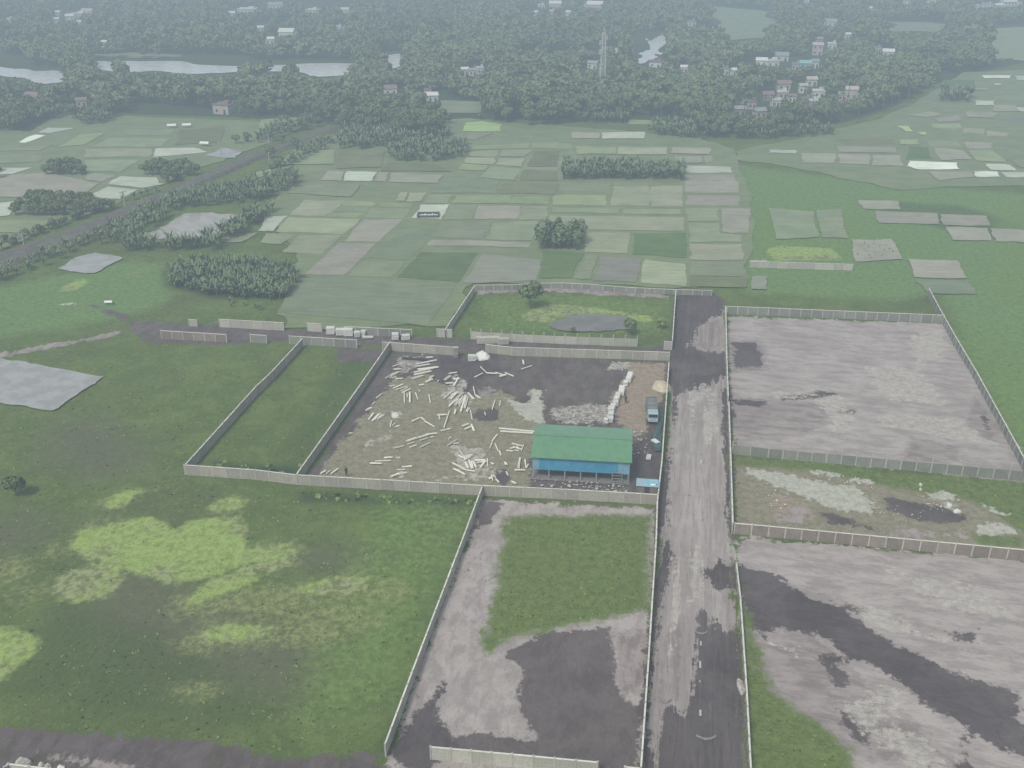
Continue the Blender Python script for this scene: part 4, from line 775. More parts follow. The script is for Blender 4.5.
# ================================================================== vegetation
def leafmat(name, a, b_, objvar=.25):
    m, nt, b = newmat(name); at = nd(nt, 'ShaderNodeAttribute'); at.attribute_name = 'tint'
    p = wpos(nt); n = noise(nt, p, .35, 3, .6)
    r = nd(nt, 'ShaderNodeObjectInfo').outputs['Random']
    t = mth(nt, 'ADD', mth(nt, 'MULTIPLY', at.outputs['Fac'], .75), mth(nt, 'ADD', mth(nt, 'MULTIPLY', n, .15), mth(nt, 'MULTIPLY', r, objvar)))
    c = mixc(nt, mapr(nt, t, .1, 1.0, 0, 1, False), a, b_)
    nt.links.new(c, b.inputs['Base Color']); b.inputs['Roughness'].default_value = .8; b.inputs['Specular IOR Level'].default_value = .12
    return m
M_leaf = leafmat('broad_leaves', lin(.046, .072, .034), lin(.160, .205, .095), .45); M_leafP = leafmat('plantation_leaves', lin(.050, .080, .042), lin(.215, .285, .150)); M_weed = leafmat('weeds', lin(.140, .195, .055), lin(.250, .325, .110))
M_bark = simple('bark', lin(.14, .12, .09), .2, 4)
def crown_arr(n, rx, rz, zc, q, seed, lumps=7):
    """leaf clumps (bent quads) through a lumpy crown"""
    r = np.random.default_rng(seed); cs = []
    for i in range(lumps):
        a = r.uniform(0, 6.28); rr = rx*.55*math.sqrt(r.uniform(.05, 1)); cs.append((rr*math.cos(a), rr*math.sin(a), zc+rz*r.uniform(-.35, .5), r.uniform(.38, .62)*rx))
    V = []; T = []
    for i in range(n):
        c = cs[r.integers(lumps)]; d = r.normal(size=3); d /= np.linalg.norm(d); d[2] = abs(d[2])*1.0 if r.random() < .8 else d[2]
        s = c[3]*(r.uniform(.72, 1.06)); p = np.array(c[:3])+d*np.array((s, s, s*.8*rz/rx*1.1))
        nrm = d+r.normal(size=3)*.45; nrm /= np.linalg.norm(nrm)
        u = np.cross(nrm, (0.3, .2, 1)); u /= np.linalg.norm(u); v = np.cross(nrm, u); a = r.uniform(0, 3.14)
        u, v = u*math.cos(a)+v*math.sin(a), v*math.cos(a)-u*math.sin(a); k = q*r.uniform(.6, 1.3)
        V += [p-u*k-v*k*.6, p+u*k*.8-v*k*.7, p+u*k+v*k*.6-nrm*k*.25, p-u*k*.7+v*k*.8]
        t = .25+.5*max(0, min(1, (p[2]-zc+rz*.5)/(rz*1.3)))+r.uniform(-.2, .25); T += [t]*4  # lower leaves darker: shade beneath the crown put into the tint
    return np.array(V), np.arange(4*n).reshape(-1, 4), np.array(T)
def arr_mesh(name, a, mat): return mesh_np(name, a[0], a[1], mat, {'tint': ('FLOAT', a[2])})
def trunk_mesh(h, r, name='trunk', lean=0.0, limbs=4, seed=0):
    bm = bmesh.new(); rr = random.Random(seed)
    def tube(p0, p1, r0, r1, n=6, seg=3):
        ring0 = None; d = (p1-p0); ax_ = d.normalized(); u = ax_.cross(Vector((.2, 1, .1))).normalized(); w = ax_.cross(u)
        for i in range(seg+1):
            t = i/seg; c = p0+d*t; q = r0+(r1-r0)*t; ring = [bm.verts.new(c+(u*math.cos(6.283*k/n)+w*math.sin(6.283*k/n))*q) for k in range(n)]
            if ring0:
                for k in range(n): bm.faces.new((ring0[k], ring0[(k+1) % n], ring[(k+1) % n], ring[k]))
            ring0 = ring
    top = Vector((lean, 0, h)); tube(Vector((0, 0, -.3)), top, r, r*.5)
    for k in range(limbs):
        a = 6.28*k/limbs+rr.uniform(-.4, .4); s = top*rr.uniform(.55, .95); tube(s, s+Vector((math.cos(a)*h*.4, math.sin(a)*h*.4, h*.45)), r*.45, r*.15, 5, 2)
    bmesh.ops.recalc_face_normals(bm, faces=bm.faces[:]); return bm_mesh(name, bm, M_bark)
# templates
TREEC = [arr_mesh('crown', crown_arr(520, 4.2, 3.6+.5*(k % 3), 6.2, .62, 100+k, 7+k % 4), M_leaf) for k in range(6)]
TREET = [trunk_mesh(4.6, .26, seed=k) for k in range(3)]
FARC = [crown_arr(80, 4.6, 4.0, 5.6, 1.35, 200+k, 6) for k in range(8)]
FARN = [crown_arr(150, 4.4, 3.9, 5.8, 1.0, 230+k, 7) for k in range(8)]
def palm_arr(seed, n=12, L_=3.2, up=.7, w=.35, z=0.0):
    r = np.random.default_rng(seed); V = []; T = []; Fq = []
    for i in range(n):
        a = 6.283*i/n+r.uniform(-.3, .3); l = L_*r.uniform(.75, 1.1); u0 = up*r.uniform(.6, 1.3); prev = None
        dx, dy = math.cos(a), math.sin(a); sx, sy = -dy, dx
        for k in range(4):
            t = k/3; d = l*t*(1-.15*t); h = z+l*(u0*t-.95*t*t*(.5+.5*r.random())); ww = w*(.5+1.2*t-1.6*t*t) if k < 3 else .03
            base = len(V); V += [(dx*d+sx*ww, dy*d+sy*ww, h-.08), (dx*d-sx*ww, dy*d-sy*ww, h-.08)]; T += [.35+.3*t+r.uniform(-.15, .2)]*2
            if k: Fq.append((base-2, base-1, base+1, base))
    return np.array(V), np.array(Fq), np.array(T)
def plant_arr(seed):
    """a young leafy plantation plant: upright fan of broad leaves above a short stem"""
    a = palm_arr(seed, 9, 1.9, 1.15, .33, 1.5); b = palm_arr(seed+50, 6, 1.7, 1.9, .30, 1.2)
    V = np.concatenate([a[0], b[0]]); Fq = np.concatenate([a[1], b[1]+len(a[0])]); T = np.concatenate([a[2], b[2]])
    n = len(V); s = .10; V = np.concatenate([V, [(-s, -s, -.2), (s, -s, -.2), (s, s, -.2), (-s, s, -.2), (-s, -s, 1.6), (s, -s, 1.6), (s, s, 1.6), (-s, s, 1.6)]]); T = np.concatenate([T, [.3]*8])
    Fq = np.concatenate([Fq, [(n, n+1, n+5, n+4), (n+1, n+2, n+6, n+5), (n+2, n+3, n+7, n+6), (n+3, n, n+4, n+7)]])
    return V, Fq, T
PLANTS = [plant_arr(k) for k in range(6)]; PLM = [arr_mesh('young_tree', a, M_leafP) for a in PLANTS]
def merged(name, temps, places, mat, label, kind='stuff', cat=None):
    """one mesh out of many copies: (x, y, z, scale, rot, template, tint)"""
    Vs, Fs, Ts = [], [], []; off = 0
    for x, y, z, s, rz_, k, t in places:
        V, Fq, T = temps[k]; c, sn = math.cos(rz_), math.sin(rz_)
        W_ = np.empty_like(V, dtype=float); W_[:, 0] = (V[:, 0]*c-V[:, 1]*sn)*s+x; W_[:, 1] = (V[:, 0]*sn+V[:, 1]*c)*s+y; W_[:, 2] = V[:, 2]*s+z
        Vs.append(W_); Fs.append(Fq+off); Ts.append(T+t); off += len(V)
    me = mesh_np(name, np.concatenate(Vs), np.concatenate(Fs), mat, {'tint': ('FLOAT', np.concatenate(Ts))})
    return tag(link(name, me), label, cat, kind=kind)
# ---- woodland: where it grows
BX = [-400, -100, 0, 20, 60, 75, 110, 140, 170, 240, 262, 310, 330, 345, 400, 440, 452, 505, 560, 575, 640, 690, 705, 745, 770, 820, 850, 880, 900, 930, 940, 965, 985, 1024, 1200, 1500]
BY = [112, 112, 128, 132, 112, 124, 118, 104, 106, 120, 117, 120, 126, 132, 138, 140, 118, 124, 130, 122, 118, 126, 140, 140, 139, 127, 118, 110, 103, 90, 74, 74, 70, 60, 50, 50]
OPEN = [[(-60, 60), (15, 64), (66, 68), (66, 86), (45, 88), (20, 82), (-60, 78)], [(90, 58), (360, 60), (352, 79), (300, 78), (200, 78), (95, 74)], [(380, 52), (406, 50), (408, 72), (386, 74)], [(630, 34), (670, 30), (668, 60), (640, 68), (628, 60)], [(604, 44), (626, 48), (622, 60), (602, 54)],
        [(440, 98), (482, 101), (484, 116), (430, 116)], [(622, 115), (690, 118), (686, 126), (618, 124)], [(706, 4), (775, 10), (772, 44), (725, 44), (712, 28)], [(884, 20), (948, 22), (944, 34), (886, 32)], [(990, 26), (1100, 20), (1100, 66), (986, 60)],
        [(92, 51), (250, 56), (250, 60), (92, 56)], [(262, 2), (350, 6), (350, 14), (262, 12)], [(225, 8), (262, 8), (262, 16), (225, 15)], [(756, 94), (806, 88), (826, 96), (822, 108), (760, 112)], [(-60, 118), (0, 116), (0, 140), (-60, 140)], [(768, 22), (790, 24), (788, 32), (768, 30)],
        [(560, 20), (600, 22), (596, 26), (560, 25)], [(330, 96), (372, 98), (372, 101), (330, 99)]]
# houses: x, y of the base, width and height in picture pixels
HS = [(761, 66, 11, 6, 'w', 'w'), (773, 67, 13, 7, 'w', 'w'), (782, 61, 13, 4, 'y', 'g'), (736, 76, 8, 7, 'w', 'w'), (725, 75, 5, 3, 'w', 'g'), (805, 69, 11, 7, 't', 't'), (815, 68, 8, 9, 'w', 'g'), (795, 70, 7, 5, 'p', 'g'), (817, 55, 10, 13, 'p', 'p'), (820, 44, 5, 7, 'p', 'g'), (832, 49, 8, 6, 'w', 'w'), (848, 39, 5, 5, 'w', 'w'),
      (888, 57, 11, 7, 'y', 'w'), (878, 53, 6, 4, 'y', 'g'), (803, 93, 6, 10, 'w', 'p'), (812, 86, 10, 9, 'y', 'p'), (783, 99, 10, 7, 'p', 'w'), (784, 90, 13, 8, 'p', 'r'), (768, 101, 11, 9, 'r', 'r'), (819, 98, 11, 6, 'w', 'w'), (851, 99, 12, 13, 'p', 'p'), (842, 101, 6, 6, 'p', 'g'), (816, 108, 9, 6, 'g', 'w'),
      (740, 116, 11, 6, 'g', 'g'), (761, 118, 12, 6, 'p', 'g'), (752, 109, 6, 6, 'p', 'r'), (792, 103, 8, 7, 'w', 'r'), (776, 107, 9, 5, 'w', 'p'), (806, 106, 7, 6, 'r', 'g'), (391, 95, 13, 6, 'w', 'r'), (433, 102, 11, 6, 'w', 'w'), (428, 97, 5, 4, 'w', 'r'), (465, 75, 5, 3, 'w', 'w'), (473, 76, 7, 4, 'w', 'g'), (481, 74, 6, 4, 'w', 'w'),
      (286, 38, 15, 8, 'w', 'w'), (270, 44, 9, 3, 'w', 'w'), (339, 31, 5, 4, 'w', 'w'), (261, 32, 6, 4, 'w', 'w'), (345, 15, 8, 7, 'y', 'y'), (311, 14, 12, 4, 'y', 'w'), (276, 9, 14, 5, 'w', 'g'), (87, 15, 10, 5, 'w', 'p'), (77, 18, 13, 6, 'p', 'w'), (70, 20, 8, 3, 'w', 'w'), (79, 26, 5, 4, 'w', 'w'), (10, 23, 4, 3, 'w', 'w'), (58, 16, 4, 3, 'w', 'w'), (57, 23, 5, 2, 'w', 'w'),
      (246, 14, 18, 6, 'y', 'w'), (232, 17, 6, 5, 'w', 'w'), (31, 103, 16, 9, 'p', 'r'), (221, 114, 18, 12, 'p', 'r'), (82, 107, 10, 5, 'p', 'r'), (555, 9, 12, 7, 'p', 'w'), (542, 9, 6, 5, 'w', 'w'), (594, 10, 16, 7, 'p', 'w'), (588, 7, 6, 5, 'w', 'r'), (655, 68, 13, 5, 'w', 'r'), (684, 73, 7, 5, 'w', 'w'), (592, 69, 10, 3, 'w', 'g'), (692, 26, 8, 3, 'y', 'g'),
      (932, 3, 12, 4, 'w', 'w'), (907, 4, 7, 3, 'w', 'g'), (988, 8, 10, 5, 'w', 'p'), (1010, 9, 14, 9, 'w', 'w'), (999, 9, 7, 5, 'p', 'w'), (977, 10, 5, 3, 'w', 'w'), (808, 3, 7, 3, 'w', 'w'), (536, 16, 5, 2, 'w', 'w'), (552, 15, 6, 2, 'p', 'w'), (568, 16, 5, 2, 'w', 'w'), (104, 47, 5, 2, 'y', 'w'), (1018, 6, 8, 6, 'w', 'r'), (830, 26, 12, 3, 'y', 'g'), (872, 12, 5, 3, 'w', 'w')]
HG = [G(x, y) for x, y, *_ in HS]
def fit_scale(X, Y, s, ht=9.6, rad=4.2):
    """lower a tree until it no longer stands in front of water, clearings or house fronts"""
    for k in (1, .85, .7, .55, .42, .3, .2):
        q = s*k; bad = False; sl = math.hypot(Y, CH); r = F*rad*q/sl
        px, py = P(X, Y, ht*q); p0 = P(X, Y)[1]
        for o in WATER_OPEN:
            if inpoly(o, px, py) or inpoly(o, px, (py+p0)/2) or inpoly(o, px, p0): bad = True; break
        if not bad:
            for h in HS:
                if abs(h[0]-px) < h[2]/2+r*.7 and py < h[1]-h[3]*.42 and p0 > h[1]-h[3]: bad = True; break
        if not bad: return q
    return 0
def near_house(x, y, r=6.5):
    for g, h in zip(HG, HS):
        if abs(g.x-x) < r+h[2]*g.y/2400 and -24 < y-g.y < 9 and y-g.y < 9: 
            if y < g.y and (g.y-y) > 15: continue
            return True
    return False
BIG = []
WATER_OPEN = [w[1] for w in WAT if w[0] == 'river' or w[3] == 3] + [[(95, 53), (250, 56), (250, 59), (92, 56)], [(440, 100), (480, 102), (482, 112), (440, 112)], [(712, 6), (770, 12), (768, 38), (728, 40)], [(886, 22), (946, 24), (940, 31), (888, 31)], [(992, 30), (1060, 24), (1060, 60), (990, 56)]]
SPT = Z(0, 0, 1, [(0, 0)])
r_ = random.Random(11); y = 375.0
while y < 1420:
    sp = 5.2 if y < 640 else (6.0 if y < 850 else 7.8)
    x = -(y*.62+60)
    while x < y*.62+60:
        X = x+r_.uniform(-.42, .42)*sp; Y = y+r_.uniform(-.42, .42)*sp; px, py = P(X, Y); x += sp
        if py > np.interp(px, BX, BY)-1 or any(inpoly(o, px, py+0) for o in OPEN): continue
        if near_house(X, Y): continue
        clear = mnoise.noise((X*.011, Y*.011, 5.0))
        if Y > 560 and clear < -.36: continue
        if r_.random() < .05: continue
        sc_ = r_.choice((.62, .8, .8, .95, 1.15))*r_.uniform(.75, 1.05)*.95*(1.0+.3*mnoise.noise((X*.03, Y*.03, 1)))
        sc_ = fit_scale(X, Y, sc_)
        if sc_ < .16: continue
        BIG.append((Y, X, sc_))
    y += sp*.82
BIG.sort()
vis = [t for t in BIG if -6 < P(t[1], t[0])[0] < 1030]
nearset = set(id(t) for t in vis[:296])
WOODS = [('left', 'leafy tree at the wood edge behind the left paddies', 'trees at the wood edge, left of the raised road', 0, 330), ('mid', 'leafy tree at the wood edge behind the central paddies', 'trees at the wood edge behind the central paddies', 330, 690), ('right', 'leafy tree at the wood edge in front of the village', 'trees at the wood edge before the village', 690, 2000)]
for t in vis[:296]:
    Y, X, s = t; px, py = P(X, Y); _, lab, grp, a, b = next(w for w in WOODS if px < w[4])
    o = empty('broadleaf_tree', (X, Y, -.2), r_.uniform(0, 6.28)); o.scale = (s*.95, s*.95, s*r_.uniform(.85, 1.2)); tag(o, lab, 'tree', grp)
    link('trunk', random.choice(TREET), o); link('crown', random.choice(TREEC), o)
rest = [t for t in BIG if id(t) not in nearset]
mk = lambda t, k: (t[1], t[0], -.2, t[2], r_.uniform(0, 6.28), k, r_.uniform(-.22, .22)+.7*mnoise.noise((t[1]*.02, t[0]*.02, 2))+.3*mnoise.noise((t[1]*.07, t[0]*.07, 8)))
merged('woodland', FARN, [mk(t, r_.randrange(8)) for t in rest if t[0] < 640], M_leaf, 'dense dark woodland of rounded crowns spreading behind the nearest trees')
merged('distant_woodland', FARC, [mk(t, r_.randrange(8)) for t in rest if t[0] >= 640], M_leaf, 'hazy far woodland running out to the top of the view')
print('trees', len(BIG))
# ---- coconut palms round the village
PALM = palm_arr(900, 16, 3.4, .75, .42); PALMC = arr_mesh('fronds', (PALM[0]+np.array((.9, 0, 11.0)), PALM[1], PALM[2]), M_leafP); PALMT = trunk_mesh(11, .2, 'palm_trunk', .9, 0)
for x, y_ in [(798, 125), (812, 118), (830, 124), (841, 121), (858, 122), (869, 112), (877, 108), (883, 113), (891, 108), (899, 104), (908, 101), (846, 112), (786, 121), (770, 128), (741, 131), (755, 102), (802, 113), (823, 112), (893, 100), (760, 88)]:
    g = G(x, y_); o = empty('coconut_palm', (g.x, g.y, -.2), r_.uniform(0, 6.3)); k = r_.uniform(.8, 1.15); o.scale = (k, k, k)
    tag(o, 'slender tall palm with pale thin trunk near the village' if x < 850 else 'slender tall palm right of the pink village house', 'palm tree', 'palms round the village' if x < 850 else 'palms on the right end of the wood')
    link('trunk', PALMT, o); link('fronds', PALMC, o)
# ---- plantations and hedges
PB = [([(165, 269), (205, 263), (256, 262), (297, 272), (300, 285), (285, 300), (240, 299), (215, 297), (170, 286)], 1.75, 'young broad leaved tree in the dense block left of the paddies', .92, 1.0),
      ([(565, 166), (683, 168), (683, 181), (563, 180)], 2.3, 'young tree in the long rectangular plantation among the central paddies', 1.25, 1.0),
      (za([(500, 254), (760, 254), (800, 256), (900, 190), (1040, 120), (1110, 120), (1010, 190), (860, 284), (800, 284), (500, 284)]), 2.1, 'leafy tree in the hedge round the brown pond', 1.1, .85),
      (za([(392, 215), (560, 130), (700, 70), (1024, 8), (1200, -20), (1200, 30), (1024, 92), (880, 96), (720, 120), (610, 190), (520, 250), (400, 262)]), 2.3, 'leafy tree in the wide belt below the raised road', 1.1, .8),
      (za([(-60, 400), (100, 330), (230, 275), (390, 215), (395, 240), (200, 335), (-60, 430)]), 2.0, 'leafy tree in the strip along the foot of the raised road', .9, .7),
      (tb([(530, 610), (620, 570), (840, 575), (835, 630), (700, 648), (530, 645)]), 2.5, 'young tree in the pale plantation behind the central paddies', 1.2, .9), (tb([(330, 560), (420, 510), (620, 520), (790, 530), (780, 555), (560, 575), (420, 600), (340, 600)]), 2.6, 'young tree in the pale plantation behind the central paddies', 1.3, .9),
      (tc([(240, 440), (480, 440), (470, 492), (250, 492)]), 2.8, 'young tree in the pale plantation before the central woods', 1.2, .9), (tc([(540, 515), (700, 500), (810, 545), (740, 560), (560, 538)]), 2.7, 'young tree in the low belt at the central wood edge', 1.3, .8),
      (ta([(0, 450), (240, 445), (280, 455), (60, 525), (-60, 530)]), 2.9, 'young tree in the grey green belt at the far left', 1.4, .9), (ta([(300, 470), (470, 440), (430, 490), (330, 505)]), 2.6, 'young tree in the clump beside the far left plots', 1.2, .9),
      (tc([(-20, 580+0), (0, 575), (0, 576)]), 5, 'x', 1, 0), (tc([(860, 500), (1200, 500), (1300, 540), (1000, 560), (880, 552)]), 2.9, 'young tree in the low belt before the village', 1.25, .8), (tb([(870, 540), (1024, 520), (1024, 560), (880, 565)]), 2.8, 'young tree', 1, 0),
      (td([(690, 380), (830, 385), (800, 410), (690, 405)]), 3, 'young tree in the small dark clump at the right wood edge', 1.6, .9), (zd([(340, 240), (490, 238), (530, 312), (352, 322)]), 2.4, 'low shrub on the speckled pale plot', .17, .8), (za([(880, 500), (960, 470), (1060, 480), (1040, 540), (900, 535)]), 2.6, 'low shrub before the dense block left of the paddies', .5, .6)]
PB += [(za([(-40, 290), (0, 232), (100, 222), (250, 165), (430, 105), (560, 62), (700, 22), (700, 30), (560, 76), (430, 122), (250, 180), (100, 250), (0, 285)]), 2.6, 'low tree in the hedge on the upper side of the raised road', .8, .8),
       (tb([(0, 560), (60, 505), (230, 475), (240, 498), (120, 540), (0, 592)]), 2.9, 'young tree on the upper side of the raised road, far end', 1.2, .8), (tb([(0, 700), (100, 645), (200, 592), (330, 548), (340, 575), (220, 622), (60, 705)]), 2.7, 'young tree on the lower side of the raised road, far end', 1.0, .8),
       (tb([(330, 470), (560, 440), (700, 440), (720, 500), (560, 520), (420, 505), (340, 545)]), 3.2, 'young tree in the loose belt before the woods, left of centre', 1.4, .8)]
PL = []
for pi, (poly, sp, lab, sz, dens) in enumerate(PB):
    if dens == 0: continue
    w = W(poly); x0, x1 = min(p[0] for p in w), max(p[0] for p in w); y0, y1 = min(p[1] for p in w), max(p[1] for p in w); yy = y0
    while yy < y1:
        xx = x0
        while xx < x1:
            X = xx+r_.uniform(-.35, .35)*sp; Y = yy+r_.uniform(-.35, .35)*sp; xx += sp
            if inpoly(w, X, Y) and r_.random() < dens: PL.append((Y, X, sz*r_.uniform(.75, 1.2), lab))
        yy += sp
PL.sort(key=lambda t: math.hypot(t[0], t[1])/t[2])
PL = [t for t in PL if -10 < P(t[1], t[0])[0] < 1034]
for Y, X, s, lab in PL[:296]:
    o = link('young_tree', random.choice(PLM), None, (X, Y, -.15), r_.uniform(0, 6.3)); o.scale = (s, s, s*r_.uniform(.9, 1.15)); tag(o, lab, 'young tree', lab.replace('young broad leaved tree in', 'young trees of').replace('young tree in', 'young trees of').replace('leafy tree in', 'leafy trees of').replace('low shrub', 'low shrubs'))
merged('plantation', PLANTS, [(X, Y, -.15, s, r_.uniform(0, 6.3), r_.randrange(6), r_.uniform(-.15, .15)) for Y, X, s, lab in PL[296:]], M_leafP, 'farther plantation blocks and hedges of young leafy trees')
print('plants', len(PL))
# poplar-like grove among the paddies, dark clumps, single trees
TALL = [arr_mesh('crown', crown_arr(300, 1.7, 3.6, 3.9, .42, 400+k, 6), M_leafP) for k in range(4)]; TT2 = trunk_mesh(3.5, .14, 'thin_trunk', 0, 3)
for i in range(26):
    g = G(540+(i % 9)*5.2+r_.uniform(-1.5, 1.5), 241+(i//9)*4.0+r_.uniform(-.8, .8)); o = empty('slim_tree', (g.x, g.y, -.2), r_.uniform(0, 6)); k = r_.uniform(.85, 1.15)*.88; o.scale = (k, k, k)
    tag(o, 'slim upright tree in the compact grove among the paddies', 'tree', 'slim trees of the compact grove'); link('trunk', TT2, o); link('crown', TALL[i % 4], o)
def clump(name, spots, lab, grp, s):
    for i, (x, y_) in enumerate(spots):
        g = G(x, y_); o = empty('bushy_tree', (g.x, g.y, -.9), r_.uniform(0, 6.3)); k = s*r_.uniform(.85, 1.15); o.scale = (k, k, k*.95)
        tag(o, lab, 'tree', grp); link('trunk', random.choice(TREET), o); link('crown', random.choice(TREEC), o)
clump('a', [(18+7*i+r_.uniform(-2, 2), 215-(i > 8)*3) for i in range(13)] + [(22+8*i, 209) for i in range(10)] + [(32+8*i, 203) for i in range(8)], 'dark bushy tree in the oval clump left of the raised road', 'dark trees of the oval clump left of the raised road', .5)
clump('b', [(47+6*i, 174.5-(i % 2)) for i in range(7)] + [(53+6*i, 169) for i in range(5)], 'grey green bushy tree in the small clump between far left plots', 'trees of the small clump between far left plots', .48)
clump('c', [(146+7*i, 175+(i == 4)*4) for i in range(8)] + [(150+7*i, 170) for i in range(7)] + [(168, 182), (176, 181)], 'dark bushy tree in the clump touching the raised road', 'trees of the clump touching the raised road', .5)
clump('d', [(0, 178), (-6, 172)], 'bushy tree cut by the left picture edge', 'bushy trees at the left edge', .5)
clump('e', [(4, 242), (14, 244), (26, 236), (40, 233), (52, 228), (66, 224), (80, 219), (96, 213), (112, 208)], 'low bushy tree on the upper side of the raised road', 'low trees on the upper side of the raised road', .36)
clump('f', [(236, 144), (248, 142)], 'one of two small dark trees above the raised road', 'two small dark trees above the raised road', .45)
clump('g', [(283, 143), (296, 147), (270, 158), (304, 130), (318, 126), (330, 121)], 'bushy tree near the far end of the raised road', 'bushy trees near the far end of the raised road', .55)
def single(x, y_, s, seed, lab, cat='tree', name='lone_tree', n=520, sz=1.0, leaf=.55, mat=None):
    g = G(x, y_); o = empty(name, (g.x, g.y, -.15), 0); tag(o, lab, cat)
    link('trunk', trunk_mesh(4.6*s, .2*s, seed=seed), o); link('crown', arr_mesh('crown', crown_arr(n, 4.2*s, 3.7*s*sz, 5.2*s*sz, leaf*s**.5, seed, 8), mat or M_leaf), o)
single(530, 308, .88, 801, 'single dark tree standing inside the pond lot near the bright wall', leaf=.45); single(629.5, 334.5, .42, 802, 'low dark bush at the right end of the pond', 'bush', 'bush', leaf=.42)
single(16.5, 495, .5, 803, 'single dark round bush in the open meadow at left', 'bush', 'bush', leaf=.36, sz=.8); single(573, 332, .16, 804, 'tiny shrub in front of the pond behind the post wall', 'bush', 'bush', 200, leaf=.3); single(661, 328, .3, 805, 'green bush in the right corner of the pond lot', 'bush', 'bush', 300, leaf=.34, mat=M_weed)
# ---- weeds and grass tufts over the green ground (nobody could count them)
def tuft_arr(seed):
    r = np.random.default_rng(seed); V = []; T = []
    for i in range(5):
        a = r.uniform(0, 6.28); d = r.uniform(.03, .28); cx_, cy_ = d*math.cos(a), d*math.sin(a); h = r.uniform(.12, .32); s = r.uniform(.14, .26); a2 = r.uniform(0, 3.14); ux, uy = math.cos(a2)*s, math.sin(a2)*s
        V += [(cx_-ux, cy_-uy, -.02), (cx_+ux, cy_+uy, -.02), (cx_+ux*.9-uy*.7, cy_+uy*.9+ux*.7, h), (cx_-ux*.9-uy*.7, cy_-uy*.9+ux*.7, h)]; T += [.35+r.uniform(-.1, .4)]*4
    return np.array(V), np.arange(20).reshape(-1, 4), np.array(T)
TUF = [tuft_arr(k) for k in range(10)]
def green_at(X, Y):
    j = min(max(np.searchsorted(xs, X)-1, 0), nx-1); i = min(max(np.searchsorted(ys, Y)-1, 0), ny-1); v = LV[:, i, j]
    bare = max(v[1], v[2], v[3], v[4], v[5], v[8], v[0]-.4)
    if v[6] > .5 and v[8] < 0: bare = -v[6]
    return bare < -.3, v
tu = []
TRIES = 42000
for _ in range(TRIES):
    # even cover over the near meadow
    Y = 62+(215-62)*r_.random()**1.15; X = r_.uniform(-.62*Y-12, .62*Y+12)
    cl = mnoise.noise((X*.09, Y*.09, 7))+.6*mnoise.noise((X*.45, Y*.45, 2))
    if cl < r_.uniform(-.55, .5): continue
    ok, v = green_at(X, Y)
    if not ok: continue
    px, py = P(X, Y)
    if inpoly(WAT[2][1], px, py) or inpoly(WAT[3][1], px, py) or py < 292: continue
    alg = v[7] > 0
    if alg and r_.random() < .7: continue
    band = v[11] > 0
    if not band and r_.random() > .3: continue
    tu.append((X, Y, -.17, r_.uniform(.3, .6)*(2.4 if band else 1), r_.uniform(0, 6.3), r_.randrange(10), (.45 if alg else 0)+(-.2 if band else 0)+.15*cl))
merged('meadow_weeds', TUF, tu, M_weed, 'coarse weeds and grass tufts covering the wet meadow')
print('tufts', len(tu))
